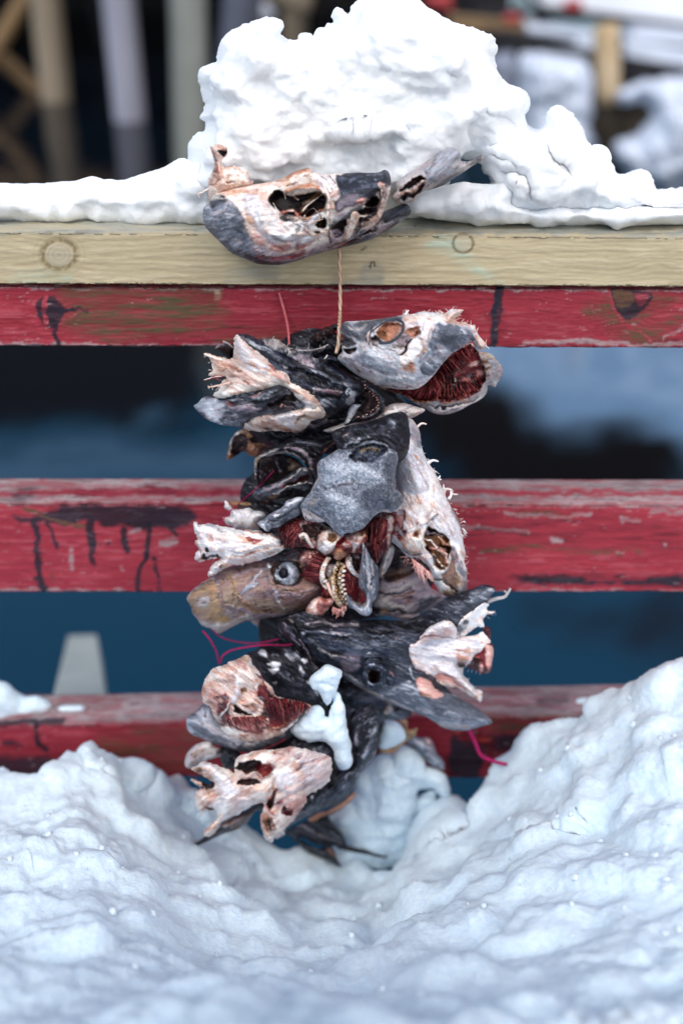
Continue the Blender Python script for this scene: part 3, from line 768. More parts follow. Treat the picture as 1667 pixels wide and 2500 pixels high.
def g_t(x, y):
    s = np.interp(x, lowx, lows); ty = t_plane(x, s, -.02 - .05 * ss(1150, 1600, x) - .07 * ss(420, 100, x))
    u = np.clip((y - s) / (2500 - s), 0, 1.3)
    return ty * (1 - u) ** 1.0 * 1.0 + .70 * u + (np.clip(u, 0, 1) * (1 - np.clip(u, 0, 1))) * .10
def GH(x, y):
    b = .35 + .65 * ss(2500, 2050, y)
    return (billow(150, 34, 41)(x, y) + billow(58, 15, 61)(x, y) * ss(.3, .7, fbm(x / 160, y / 160, 88, 2)) + billow(24, 4, 71)(x, y) * b - .02)
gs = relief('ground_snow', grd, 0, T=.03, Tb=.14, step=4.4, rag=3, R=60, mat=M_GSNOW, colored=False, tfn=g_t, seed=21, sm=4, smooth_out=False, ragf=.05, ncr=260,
    nfn=lambda p: clods(p, 3, 1.02, .085) - .002,
    S_=S(FULL, """
P - 0 -58 34 400,1960 470,1950 700,2100 840,2130 810,2165 750,2225 690,2275 620,2262 575,2240 520,2160 440,2060
P - 0 -20 12 820,2120 930,2150 980,2120 960,2180 880,2200
P - 0 20 16 1000,2010 1100,1965 1150,1995 1130,2070 1000,2110
P - 0 14 30 600,2320 760,2260 900,2270 860,2350 640,2370
P - 0 20 60 1060,2420 1250,2370 1500,2400 1667,2460 1600,2600 1100,2560
L - 0 16 18 215,1830 240,1870 300,1900
L - 0 -14 18 290,1900 320,1950 350,1930
P - 0 -22 40 1180,2060 1400,2000 1560,2020 1500,2080 1300,2110
"""))
tag(gs, 'lumpy bluish white snow piled in the foreground under the railing', kind='structure')
M_DECK = plain('deck_planks', (96, 84, 74), .8, 8, (128, 112, 98), .4, .003, (6, 1, 1))
dk_ = box('deck', -2.4, 2.4, -3.0, -.06, 1.35, 1.45, M_DECK); tag(dk_, 'timber dock deck under the foreground snow', kind='structure')
# snow scraps caught on the lower rail
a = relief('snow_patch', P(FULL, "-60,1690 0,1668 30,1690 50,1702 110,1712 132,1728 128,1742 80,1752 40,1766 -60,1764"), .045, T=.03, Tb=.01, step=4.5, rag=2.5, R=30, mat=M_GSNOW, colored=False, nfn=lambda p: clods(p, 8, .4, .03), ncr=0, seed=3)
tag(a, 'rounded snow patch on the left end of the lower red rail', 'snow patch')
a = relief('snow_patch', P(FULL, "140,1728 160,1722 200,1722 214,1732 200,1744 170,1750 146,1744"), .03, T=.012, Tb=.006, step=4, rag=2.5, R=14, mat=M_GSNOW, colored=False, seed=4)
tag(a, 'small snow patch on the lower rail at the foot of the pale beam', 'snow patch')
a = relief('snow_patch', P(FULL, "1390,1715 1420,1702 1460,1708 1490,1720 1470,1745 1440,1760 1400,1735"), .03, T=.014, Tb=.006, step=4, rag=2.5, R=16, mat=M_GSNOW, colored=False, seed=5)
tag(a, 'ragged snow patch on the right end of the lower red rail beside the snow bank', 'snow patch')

# ================================================================== FAR SIDE OF THE HARBOUR
M_DARKT = plain('dark_quay_timber', (22, 24, 30), .8, 3, (40, 38, 40))
M_LOG = plain('weathered_log', (138, 140, 154), .8, 2.5, (164, 166, 180), .6, .02, (1, 1, .2))
M_LOGT = plain('tan_log', (126, 114, 96), .8, 2.5, (156, 142, 122), .6, .02, (1, 1, .2))
M_BROWN = plain('brown_log', (110, 86, 58), .8, 2.5, (140, 114, 80), .6, .02, (1, 1, .2))
M_FSNOW = snow_mat('far_snow', (.60, .66, .76), (.72, .78, .88), 2.5, .5, .1)
M_ROCK = plain('shore_rock', (38, 34, 30), .85, 2, (78, 68, 54), .8, .1)
M_PAINT = plain('faded_red_paint', (150, 40, 44), .6, 5, (170, 60, 60))
def log(name, p0, p1, r0, r1, mat, parent=None, seg=14):
    p0 = np.array(p0, float); p1 = np.array(p1, float); tn = p1 - p0; tn /= np.linalg.norm(tn)
    w = np.cross(tn, [0.3, 1, .1]); w /= np.linalg.norm(w); v = np.cross(tn, w); V = []; Fc = []; rs = np.random.RandomState(int(abs(p0[0]) * 99))
    K = 7
    for i in range(K):
        u = i / (K - 1); c = p0 * (1 - u) + p1 * u; r = r0 * (1 - u) + r1 * u
        for j in range(seg):
            th = 2 * math.pi * j / seg; q = r * (1 + .06 * (rs.rand() - .5)); V.append(c + (w * math.cos(th) + v * math.sin(th)) * q)
    for i in range(K - 1):
        for j in range(seg):
            k = (j + 1) % seg; Fc.append((i * seg + j, i * seg + k, (i + 1) * seg + k, (i + 1) * seg + j))
    Fc.append(list(range(seg))[::-1]); Fc.append([(K - 1) * seg + j for j in range(seg)])
    return mesh_obj(name, np.array(V), Fc, mat, parent)
def foot(px, py): return at_z(px, py, 0)
quay = thing('quay', 'dark timber quay on round piles across the water at upper left', 'quay', (-4, 14, 0))
def pile(px_top, py_top, px_ft, py_ft, wpx, mat, parent, extra=.9, name='pile'):
    f = foot(px_ft, py_ft); t = at(px_top, py_top, f[1]); d = t - f; top = t + d * extra
    r = wpx / 2 / F * float(t_plane(px_ft, py_ft, f[1]))
    return log(name, f - d * .5, top, r, r, mat, parent)
pile(112, 0, 138, 245, 72, M_LOGT, quay); pile(290, 0, 318, 292, 78, M_LOG, quay); pile(236, 0, 262, 110, 40, M_DARKT, quay)
pile(458, -20, 470, 430, 84, plain('green_grey_log', (118, 122, 116), .8, 2, (138, 142, 136)), quay, .5)
log('brace', at(-60, 200, 13.2), at(110, -80, 13.2), .10, .10, M_BROWN, quay); log('brace', at(-60, 90, 13.5), at(130, 250, 13.5), .10, .10, M_BROWN, quay)
box('cross_beam', -9, -1.6, 15.0, 15.3, 1.35, 1.6, M_BROWN, quay)
box('quay_deck', -14, .6, 14.6, 26, 2.25, 2.5, M_DARKT, quay); box('dark_reflection_box', -16, -.4, 16, 25, 2.503, 6.2, M_DARKT, quay); box('back_wall', -14, 3.0, 21, 21.5, -.5, 2.3, M_DARKT, quay)  # tall box on the deck: unseen, added to darken the water's reflection
# middle: timbers and snow glimpsed behind the heap
mid_ = thing('fishing_rack', 'blurred rack of pale posts behind the top of the snow heap', 'rack', (-.6, 12, 0))
pile(718, -40, 720, 150, 60, M_LOGT, mid_, .3, 'post'); pile(596, -30, 560, 330, 90, plain('violet_grey', (72, 76, 90), .8, 2, (96, 100, 116)), mid_, .3, 'post')
log('cross_beam', at(640, -30, 12.5), at(760, 14, 12.5), .12, .12, M_LOGT, mid_)
sn = relief('snow_pile', P(FULL, "590,10 640,0 670,30 650,60 600,50"), 11.5, T=.25, Tb=.2, step=8, rag=2, R=30, mat=M_FSNOW, colored=False, seed=3); tag(sn, 'small blurred snow pile just left of the snow heap top', 'snow pile')

# unseen block added above the frame, shaped to tint the water's reflection at right
bh = thing('reflection_block', 'unseen pale and dark block added for its reflection in the water at right', 'reflection_block', (4, 12, 1.4))
box('pale_base', .9, 9, 11.2, 15, 1.42, 2.7, plain('pale_block', (196, 212, 230), .8, 3), bh)
def prism(name, pts, y0, y1, mat, parent):
    n = len(pts); V = [(x, y0, z) for x, z in pts] + [(x, y1, z) for x, z in pts]
    return mesh_obj(name, np.array(V, float), [list(range(n))[::-1], list(range(n, 2 * n))] + [(i, (i + 1) % n, n + (i + 1) % n, n + i) for i in range(n)], mat, parent, smooth=False)
prism('pale_wedge', [(.9, 2.703), (9, 2.703), (9, 4.4), (6.5, 3.9), (3.2, 3.0), (.9, 2.705)], 11.2, 15, plain('pale_block', (196, 212, 230), .8, 3), bh)
prism('dark_top', [(-1.2, 2.45), (.85, 2.6), (3.2, 3.02), (6.5, 3.95), (9.6, 4.55), (9.6, 5.9), (5, 5.6), (-1.2, 4.8)], 11.1, 15.2, M_DARKT, bh)

# right: snow-covered jetty with dark beam, rail posts, and the snowy shore rocks under it
jet = thing('jetty', 'snow topped jetty with a dark beam and posts across the water at upper right', 'jetty', (3, 9, 0))
def slab(name, a, b, Y0, Y1, th, mat, parent, depth=.5):
    p = at(*a, Y0); q = at(*b, Y1); V = []
    for z in (0, -th):
        for pt in (p, q):
            for d in (0, depth): V.append(pt + np.array([0, d, z]))
    return mesh_obj(name, np.array(V), [(0, 1, 3, 2), (4, 6, 7, 5), (0, 2, 6, 4), (1, 5, 7, 3), (0, 4, 5, 1), (2, 3, 7, 6)], mat, parent, smooth=False)
slab('dark_beam', (1195, 92), (1760, 172), 9.0, 8.2, .15, M_DARKT, jet, .25)
slab('deck_snow', (1330, -70), (1760, -20), 9.6, 9.0, .26, plain('bright_snow', (236, 240, 248), .8, 2, (246, 248, 252)), jet, 2.5)
slab('deck_edge', (1330, 18), (1760, 66), 9.65, 9.05, .06, M_DARKT, jet, 2.4)
slab('ledge_snow', (1290, 66), (1498, 96), 8.9, 8.6, .10, M_FSNOW, jet, .3)
slab('ledge_snow', (1530, 104), (1760, 140), 8.5, 8.2, .10, M_FSNOW, jet, .3)
slab('ledge_snow', (1545, 70), (1760, 92), 8.9, 8.6, .10, M_FSNOW, jet, .3)
slab('lower_beam', (1100, 40), (1310, 60), 9.3, 9.1, .10, M_BROWN, jet, .2)
slab('dark_pipe', (1180, 70), (1760, 122), 8.95, 8.4, .05, M_DARKT, jet, .06); slab('dark_pipe', (1160, 14), (1420, 38), 9.4, 9.2, .05, M_DARKT, jet, .06)
slab('lower_beam', (1130, 74), (1420, 104), 9.2, 9.0, .08, M_ROCK, jet, .2)
q_ = at(1484, 250, 8.3); log('post', q_, at(1478, 60, 8.3), .095, .095, plain('tan_post', (176, 150, 112), .8, 3, (206, 184, 150)), jet); pile(1266, 60, 1262, 230, 18, M_LOGT, jet, .3, 'post'); pile(1320, 40, 1330, 150, 34, M_LOG, jet, .2, 'post')
for (x, y, s) in ((1070, 2, 26), (1090, 18, 14), (1398, 12, 20), (1250, 46, 18)):
    q = at(x, y, 9.0); r = s / F * 10
    log('red_fitting', q - [r, 0, 0], q + [r, 0, 0], r * .6, r * .5, M_PAINT, jet)
def rock(label, pts, Y, T, mat, R, seed, cat='rock', name='snowy_rock'):
    o = relief(name, P(FULL, pts), Y, T=T, Tb=T, step=8, rag=13, ragf=.03, R=R, mat=mat, colored=False, seed=seed, hfn=lambda x, y: (fbm(x / 50, y / 50, seed) - .5) * T * .7)
    return tag(o, label, cat)
rock('tall snow covered boulder left of the tan jetty post', "1265,150 1300,128 1360,135 1420,150 1448,200 1440,300 1450,380 1400,420 1320,400 1270,300", 8.0, .35, M_FSNOW, 60, 1)
rock('broad snow covered shore rock at the far upper right', "1505,220 1560,195 1640,190 1800,200 1900,460 1700,470 1560,455 1510,400 1500,350 1560,320 1590,270 1560,250 1510,255", 7.6, .4, M_FSNOW, 70, 2)
rock('bare brown shore rock in the gap between the snowy rocks', "1440,170 1520,180 1600,240 1590,330 1560,440 1470,430 1430,330", 9.0, .3, M_ROCK, 50, 3, 'rock', 'shore_rock')
rock('small grey snow covered rock just right of the snow heap', "1190,140 1240,125 1262,150 1262,240 1220,260 1190,200", 8.6, .2, plain('grey_snow', (120, 126, 140), .8, 3), 30, 4)
sb = relief('shore', P(FULL, "1150,260 1500,150 2300,200 2300,470 1500,470 1180,450"), 10.5, T=.5, Tb=3, step=14, rag=5, R=80, mat=M_ROCK, colored=False, seed=6, hfn=lambda x, y: (fbm(x / 60, y / 60, 9) - .5) * .3)
tag(sb, 'dark rocky shore below the jetty', kind='structure')

# ================================================================== COD HEADS
A_ = (460, 330, .2551); B_ = (760, 340, .2806); C_ = (460, 790, .2551); D_ = (780, 740, .2934); E_ = (580, 1020, .2551)
F_ = (880, 1020, .1956); G_ = (440, 1200, .2296); K_ = (660, 1240, .2806); L_ = (660, 1400, .3827); M_ = (440, 1560, .2934)
N_ = (440, 1780, .3316); O_ = (760, 1660, .3061)
vs = lambda *a: np.vstack(a)
GRP = 'cod heads strung in a bundle on the railing'
def head(label, px, py, Y, group=GRP):
    return thing('cod_head', label, 'fish head', at(px, py, Y), group)
def lines(fr, txt, r0=1.6, r1=.6, arch=.5):
    out = []
    for ln in txt.strip().splitlines():
        w = ln.split()
        if not w: continue
        a, b = r0, r1
        if ',' not in w[0]: a, b = float(w[0]), float(w[1]); w = w[2:]
        out.append((P(fr, ' '.join(w)), a, b, arch))
    return out

# ---------- 1: head lying on the top board, snout to the right
Y1 = -.03
h = head('cod head lying on the pale top board, hollow eye socket, snout right', 730, 520, Y1)
jaw = relief('lower_jaw', vs(P(A_, "600,1080 900,1120 1300,1000"), P(B_, "260,900 400,820 520,740 610,640 700,600 770,570 815,558 850,580 865,620 850,660 800,700 700,770 600,830 500,880 380,915 250,945 120,975 0,1010"), P(A_, "1100,1180 900,1240 700,1230 560,1180")),
  Y1 + .012, T=.018, Tb=.015, base='grey', R=26, grain=(-18, 5), gz=.3, S_=S(B_, """
P navy .95 2 10 600,650 700,600 815,555 870,620 820,680 720,700 640,720
P black .9 -3 8 560,720 640,690 700,690 620,730
L mauve .8 1 14 400,850 560,790 700,730
L pale .7 1 10 430,830 540,760 620,720
L navy .8 -1 8 250,930 450,880 620,800 760,720
L dark .8 -2 6 320,880 440,840 560,760
L blood .6 0 8 20,970 200,920 340,870
"""), parent=h)
sk1S = S(A_, """
P grey 1 4 12 120,700 200,640 330,600 440,660 520,760 560,900 640,1040 700,1110 850,1150 1100,1130 1300,1060 1700,900 1700,1300 500,1300 120,1000
P navy .55 1 22 470,700 540,800 560,940 500,960 440,860
P navy .55 0 20 380,1050 520,1140 700,1210 850,1230 700,1260 450,1180
P black .8 -1 10 200,570 330,560 350,640 260,690 200,650
P mauve .8 1 18 640,1060 900,1130 1200,1060 1500,930 1568,1010 1200,1150 900,1210 660,1160
P cart .9 3 18 500,600 700,560 860,760 1000,900 1200,960 1100,1060 850,1080 700,1000 600,860
P white .9 3 14 640,640 760,560 800,700 880,840 1000,960 900,1040 760,980 660,860
P orange .6 1 12 540,700 600,780 640,860 610,900 560,820
P orange .45 1 10 680,560 760,580 790,660 730,700
P navy .35 -1 10 690,760 730,860 760,900 700,860
P white 1 4 8 900,830 1100,820 1180,850 1150,950 1020,990 940,920
L navy .5 -2 7 1010,850 1060,890 1020,950
L white 1 3 9 800,960 900,970 1000,960
L navy .5 -1 6 800,950 860,990 980,1020
L pink .8 2 14 620,960 700,1020 830,1090 940,1060
L blood .5 -1 7 760,1020 900,1090 1100,1050 1300,960 1568,900
L blood .55 -1 6 640,1160 900,1170 1200,1100 1500,1010
L black .7 -2 7 560,1150 800,1225 1100,1180
P brown .75 -1 8 930,500 1000,420 1100,390 1190,400 1250,450 1100,450 1000,480
P bone 1 3 6 820,440 960,370 1150,315 1130,350 1000,410 940,470 960,540 880,520
L orange 1 3 9 860,430 980,380 1150,325
P dark 1 -16 6 770,610 820,540 900,530 960,580 1080,570 1200,540 1300,560 1320,640 1300,730 1220,780 1120,770 1060,780 920,760 850,720 790,680
P dark 1 -10 5 1210,850 1310,790 1330,840 1290,890 1220,880
P dark .9 -6 5 1190,910 1250,930 1220,950
L pink 1 7 5 870,740 980,720 1060,760 1110,790
L orange 1 9 8 940,540 1050,500 1160,470 1260,510 1300,560
L bone 1 9 5 960,540 1080,510 1200,500
L brown 1 6 8 1270,540 1180,600 1120,660 1080,720
L bone 1 8 3 1290,550 1200,610 1150,690
L tan 1 7 6 1090,650 1150,640 1100,710
L black .9 2 5 1220,640 1290,640
P black .8 3 4 890,770 960,750 1040,790 1100,800 1000,830 920,820
L orange 1 6 2 1000,560 1040,620
P cart 1 3 5 1120,800 1260,740 1250,800 1180,860 1140,900
L bone 1 9 2.5 1110,850 1120,760 1190,700 1230,730
L orange 1 5 4 1110,800 1230,740 1320,710
L pink .9 3 6 1330,700 1420,700 1430,760
L brown .9 -2 2 1270,760 1270,840 1230,880
L orange .9 3 3 1100,890 1180,960 1290,920
P orange .7 0 4 200,460 330,500 560,520 660,500 660,570 500,560 330,570
P white .9 4 4 1220,390 1320,380 1420,400 1430,500 1380,600 1330,640 1290,560 1240,470
L black .6 -1 2 1280,400 1330,430 1380,520 1400,440 1340,380 1420,470
L black .6 -1 2 1300,480 1360,560 1400,500
L white 1 4 3 1250,430 1310,530 1340,620 1330,760 1340,850
L pink .9 5 2 1270,450 1330,540 1350,640 1330,800
P pale .9 3 4 1370,610 1440,520 1460,560 1420,630
""") + S(B_, """
P navy 1 4 5 215,310 300,290 650,255 700,390 640,420 560,480 500,520 430,560 300,600 230,640 190,560 250,480 230,400
P mauve .45 1 12 240,520 400,480 450,560 330,640 200,720
P navy .9 2 6 170,740 300,640 420,580 460,560 430,660 330,700 200,780
P cart .5 1 10 180,700 260,640 340,620 250,700
P pink .9 2 5 390,550 440,510 480,520 450,560
P blood .7 0 4 400,560 440,540 450,570
P pink .8 3 4 580,390 640,380 630,420 600,430
P dark 1 -14 4 460,570 520,500 570,495 590,540 550,590 490,590
P dark 1 -10 4 420,620 500,590 560,600 530,640 430,660
P dark 1 -8 4 200,740 310,700 310,760 250,850 200,840
L navy 1 5 4 600,440 590,560 520,650 430,740
L pink .9 4 3 640,400 620,520 560,640 590,690
L orange .8 3 3 440,760 530,680 620,560
L mauve .9 5 4 660,400 650,520 610,600
L black .9 -3 3 640,450 580,600 480,700
P dark .8 -3 4 420,680 520,700 480,760 400,800 370,860 350,800
L pale .8 4 3 480,790 540,740 600,700
P mauve .8 3 6 180,790 260,780 270,840 230,900 160,900
L blood .9 -1 3 150,940 280,890 420,850 500,790
L dark .8 -2 3 165,690 160,800 175,900 180,990
L brown .8 2 2 160,760 170,900 185,1010
L bone .8 0 2 500,320 520,318
L bone .8 0 2 500,440 520,430
L bone .7 0 2 430,370 440,380
""")
sk1o = vs(P(A_, "230,560 195,640 150,690 138,760 150,850 200,920 270,990 330,1050 420,1130 560,1190 680,1235 820,1240 950,1225 1100,1180 1250,1130 1400,1080"),
   P(B_, "160,970 300,900 400,850 470,810 540,760 600,690 640,600 680,470 694,390 680,300 640,264 590,285 500,292 400,288 300,296 200,300 120,310 60,300"),
   P(A_, "1200,355 1150,312 1080,322 980,365 900,412 820,440 700,462 560,480 420,500 300,530"))
sk = relief('skull', sk1o, Y1, T=.036, Tb=.018, base='bone', R=85, grain=(-15, 2.2), gz=.5, rag=.8, step=3.0, S_=sk1S, parent=h, seed=12, warp=3)
relief('spine_stub', P(A_, "205,640 190,560 186,480 195,400 240,330 245,250 230,190 200,100 240,110 260,70 300,90 360,95 375,140 365,200 330,225 320,260 340,300 440,290 560,330 580,400 620,440 600,480 480,520 350,560 260,600"),
  Y1 + .004, T=.016, Tb=.012, base='bone', R=22, rag=1.2, warp=3, seed=4, S_=S(A_, """
P blood .85 0 3 200,100 230,110 250,180 260,250 240,260 225,180
P orange .7 2 3 250,90 360,100 370,160 300,130
P dark 1 -8 2 280,140 350,150 365,190 330,215 290,180
P blood .7 0 4 240,280 270,300 300,400 280,430 240,400 200,440
P orange .5 0 5 200,420 260,340 340,350 300,450 220,480
L blood .8 -1 2 190,470 260,450 300,410
L brown .7 -2 3 370,460 430,455
L brown .6 -1 2 370,300 420,300 430,340
P mauve .7 -2 4 570,390 610,400 610,440 570,450
"""), parent=h)
tubes('bone_splinter', lines(A_, """
3 1.6 240,500 180,520 130,550 100,560 110,600
2.2 1.2 900,500 920,560 930,610
1.8 1 1110,840 1115,760 1190,700 1235,735
3 2 1290,470 1330,560 1345,650 1330,780 1345,850
2.4 1.6 1280,560 1230,600 1130,680 1090,730
2 1 1000,560 1020,600 1060,620
2 1 810,650 840,700 880,760
1.6 1 1100,880 1200,830 1300,800
1.4 .6 1240,960 1250,1000 1245,1020
"""), 'bone', Y1, lift=.001, parent=h, on=sk)
relief('cheek_bone', P(B_, "275,870 290,800 330,700 350,640 385,625 415,650 410,700 370,780 340,850 300,875"), 0, T=.007, Tb=.006, on=sk, base='bone', R=8, S_=S(B_, """
P orange .8 0 4 350,640 410,630 400,720 370,700
L orange .7 0 3 290,840 340,720
"""), parent=h, warp=2)

# ---------- 2: grey jaw poking out of the snow behind it
h = head('grey cod jaw with torn mouth poking out of the snow right of the topmost head', 1030, 430, .01)
relief('jaw_skin', P(B_, "700,500 730,540 780,565 830,555 880,540 960,460 1030,440 1150,400 1250,330 1330,280 1420,220 1490,180 1490,140 1450,150 1380,185 1300,190 1300,150 1270,95 1190,68 1120,90 1060,150 1000,190 900,260 800,320 730,400 745,440"),
  -.025, T=.02, Tb=.03, base='pale', R=30, grain=(-38, 5), gz=.5, S_=S(B_, """
P grey .8 2 10 1000,180 1190,70 1310,100 1330,200 1200,320 1050,380 980,300
P dark 1 -9 4 755,440 820,370 900,310 980,320 970,370 880,400 790,450
P blood .6 -3 4 870,320 940,320 950,350 870,350
P dark 1 -7 4 770,490 880,440 950,400 970,430 860,500 800,540
L orange .9 4 3 745,480 820,450 900,420 960,370
L pink .9 4 3 880,430 930,400 960,370
L blood .8 0 3 1050,180 1095,130
P navy .8 1 5 1340,220 1490,130 1490,180 1400,240
P navy .7 -1 8 1020,430 1200,340 1330,270 1200,380 1050,440
L orange .8 3 3 690,500 750,550 790,560
P pink .8 2 3 1390,250 1420,245 1410,270 1395,268
L pale .9 1 4 750,390 900,260
"""), parent=h)

# ---------- 3: left head of the second row
Y3 = -.075
h = head('cod head with frayed white neck bones pointing left, hung just under the upper red rail', 660, 930, Y3)
sk3 = sk = relief('skull', vs(P(C_, "440,120 560,100 700,160 900,200 1000,260 1200,330 1350,300 1450,340 1568,400"), P(D_, "60,490 200,560 300,640 350,700 345,760 300,830 240,870 60,960"),
    P(C_, "1400,920 1300,960 1150,1020 1000,1040 800,1020 640,1030 520,1000 400,960 300,850 260,730 250,640 330,560 420,420 430,260")),
  Y3, T=.042, Tb=.02, base='navy', R=80, grain=(28, 3.2), gz=1.0, step=3.0, seed=31, S_=S(C_, """
L black .9 -4 8 560,130 800,300 1000,440 1300,560
L grey .7 4 9 520,130 700,210 830,300 960,400
L skin .8 4 8 900,340 1150,450 1400,540 1568,620
L black .9 -4 7 1000,500 1200,560 1500,640
L black .9 -3 8 1050,380 1300,460 1500,560
L grey .6 3 7 1180,460 1350,520 1568,600
L mauve .6 2 9 1200,620 1400,650 1568,700
L black .9 -3 7 1280,700 1450,720 1568,760
L grey .5 3 12 1300,760 1450,740 1560,700
L mauve .6 2 9 1160,980 1300,900 1500,800
L black .9 -3 7 1180,960 1350,860 1530,780
L pale .6 2 5 1180,1010 1400,920 1520,820
P mauve .5 0 8 1000,290 1180,310 1200,440 1060,400
L blood .4 0 8 1330,640 1400,660
L pale .7 1 3 1180,600 1190,660
"""), parent=h) 
relief('snout_tip', P(D_, "150,800 200,730 260,690 310,700 345,760 330,820 270,860 200,870 140,850"), 0, T=.007, Tb=.008, on=sk3, base='navy', R=10, grain=(-30, 2), S_=S(D_, """
P frost .9 1 6 240,730 290,720 310,780 280,840 220,840
L black .8 -2 3 150,800 230,770 300,720
"""), parent=h)
nk = relief('neck_bone', P(C_, "440,130 470,108 520,150 600,230 700,290 780,370 840,440 920,460 970,510 980,560 1040,590 1120,640 1200,690 1250,740 1270,790 1310,850 1290,900 1180,930 1120,1000 1050,1040 900,1030 780,1030 690,1040 600,1020 520,1000 560,940 700,870 850,860 980,800 1090,800 1060,740 980,640 900,600 800,620 700,640 560,660 400,700 330,720 250,710 240,680 300,620 340,600 260,610 195,610 250,590 310,580 330,540 380,520 300,500 200,500 195,480 240,450 225,380 190,320 150,290 200,290 300,320 400,340 480,330 430,330 440,220"),
  0, T=.010, Tb=.012, on=sk3, base='bone', R=24, rag=3.6, ragf=.11, warp=4, gore=.3, grain=(22, 3), gz=.8, step=3.0, seed=8, S_=S(C_, """
P white .9 2 8 450,150 560,240 680,320 760,400 800,470 620,480 520,380 470,260
P cart .7 0 6 600,320 700,370 780,430 740,450 640,390
P pink .5 0 10 560,460 720,500 860,560 700,600 560,560
P pink .7 2 8 800,430 940,470 960,540 880,550 800,480
L orange .8 1 5 180,300 300,340 450,420 520,450
L orange .7 1 4 240,450 330,440 420,480
L orange .7 0 6 540,400 700,440 800,470
L blood .6 -1 4 380,500 460,500 560,560
L blood .6 -2 4 780,400 840,450
P brown .9 -3 3 945,545 985,550 975,570
P orange .7 1 6 960,620 1100,650 1240,740 1200,760 1080,700
P frost .7 1 8 1070,740 1180,720 1200,780 1120,800
P white .9 3 8 760,890 960,860 1080,840 1080,900 900,930 780,930
P bone .9 3 8 1080,800 1240,800 1290,870 1150,920 1080,880
P white .9 3 7 840,960 980,930 1040,960 960,1010
L brown .8 -2 5 1020,950 1080,900 1120,880
L brown .6 -1 6 560,940 640,1000 800,1010
L orange .8 0 6 700,960 820,980 960,1020
L dark .7 -3 3 1180,800 1220,790
L blood .7 0 3 1220,740 1290,850
"""), parent=h)
relief('gill_cover', P(C_, "50,790 90,760 150,700 240,690 300,730 420,720 560,700 700,650 850,590 900,600 960,640 1000,680 1020,720 1090,760 1110,800 980,840 860,860 700,880 560,930 520,1000 430,980 340,975 260,950 180,920 110,860"),
  0, T=.011, Tb=.012, lift=.002, on=[sk3, nk], base='skin', R=26, grain=(-14, 3.5), gz=.9, seed=17, step=3.0, S_=S(C_, """
P frost .95 2 10 50,790 140,720 260,730 330,800 300,900 340,980 200,930 110,870
P grey .7 0 10 240,760 440,860 560,960 420,980 300,900
P black .8 -3 8 330,740 560,720 800,640 900,600 960,640 760,740 560,760 380,780
P mauve .7 1 10 360,790 560,760 700,800 620,860 480,850
P dark 1 -8 6 760,760 900,690 1030,660 1040,720 950,750 860,760 780,800
P dark .8 -3 6 800,770 950,750 1080,800 960,840 800,820
L grey .8 2 5 360,730 540,700 720,690 800,650
L pink .7 1 4 540,700 620,680 660,650
L blood .5 0 8 380,770 440,770
L pink .9 3 2 880,780 930,790
L frost 1 3 5 260,930 340,970
L black .7 -2 5 660,850 780,780
"""), parent=h)
relief('lower_jaw', vs(P(D_, "30,1060 160,1010 260,960 330,920 420,880 500,850 530,800 540,860 600,840 700,830 800,860 870,880 860,910 760,960 640,1020 520,1040 400,1040 280,1062 120,1080")),
  Y3 - .005, T=.014, Tb=.016, base='pale', R=24, grain=(-18, 5), gz=.7, seed=5, S_=S(D_, """
P brown .5 0 8 60,1040 250,1040 420,1020 300,1060
L white .7 3 8 560,920 640,900 620,860
L mauve .7 -2 5 520,1000 620,960 700,900 740,860
L pale .9 2 5 560,1020 700,940 840,890
L brown .7 -2 3 660,960 720,930
L pink .8 2 5 760,950 850,900
L mauve .6 -2 4 420,1010 560,990
"""), parent=h)
mo = relief('mouth', P(D_, "350,640 420,690 480,740 530,800 545,860 530,910 470,960 380,990 290,1000 200,1020 300,930 330,860 380,790 370,720"), Y3 - .012, T=.016, Tb=.014, base='black', R=16, S_=S(D_, """
P dark 1 -10 4 380,720 430,730 480,790 490,850 430,910 330,930 300,950 340,860 385,780
L navy .9 3 4 400,690 500,770 535,850 510,920 400,975
L mauve .5 2 3 340,960 440,930 500,880
"""), parent=h, warp=2, seed=2)
tubes('teeth', [([a, a + (b - a) * .5, b], 1.5, .4, .6) for a, b in [(P(D_, "%f,%f" % (x, y))[0], P(D_, "%f,%f" % (x - 14 + 20 * (i % 2), y + 8))[0]) for i, (x, y) in enumerate([(420, 735), (440, 750), (455, 768), (470, 785), (482, 805), (490, 825), (488, 850), (470, 868), (450, 885), (425, 905), (395, 925), (360, 940), (325, 945), (375, 650), (380, 680), (378, 705)])]], 'pink', Y3, lift=.002, parent=h, on=mo)
relief('upper_lip', P(D_, "210,1005 230,940 240,880 280,845 330,840 345,850 320,880 300,920 265,965 240,1000"), 0, T=.004, Tb=.005, lift=.004, on=[sk3, mo], base='frost', R=8, rag=1.4, S_=S(D_, """
P pale .7 0 6 240,900 300,860 280,950 230,980
L black .6 -1 2 260,970 300,900 340,850
"""), parent=h, warp=2)
relief('torn_skin', P(C_, "690,160 760,140 860,150 920,200 1000,240 1100,230 1200,240 1300,210 1340,180 1330,240 1240,280 1180,310 1250,340 1330,300 1350,330 1290,400 1270,440 1230,440 1150,420 1060,380 960,320 900,290 800,250 720,210"), 0, T=.006, Tb=.008, on=sk3, base='skin', R=10, rag=2.2, warp=5, S_=S(C_, """
P pale .8 1 6 700,160 860,160 920,230 800,240
P mauve .7 0 6 1000,300 1150,330 1200,420 1060,380
L pale .9 3 4 930,240 1050,250 1200,260 1300,230 1340,190
L pale .8 2 3 960,250 940,290
P dark .8 -3 4 1000,270 1060,290 1040,310
P dark .9 -4 4 1180,270 1280,260 1220,300
P dark .9 -4 4 1240,350 1320,330 1260,380
L pale .9 3 3 1340,240 1250,330 1200,340
"""), parent=h)
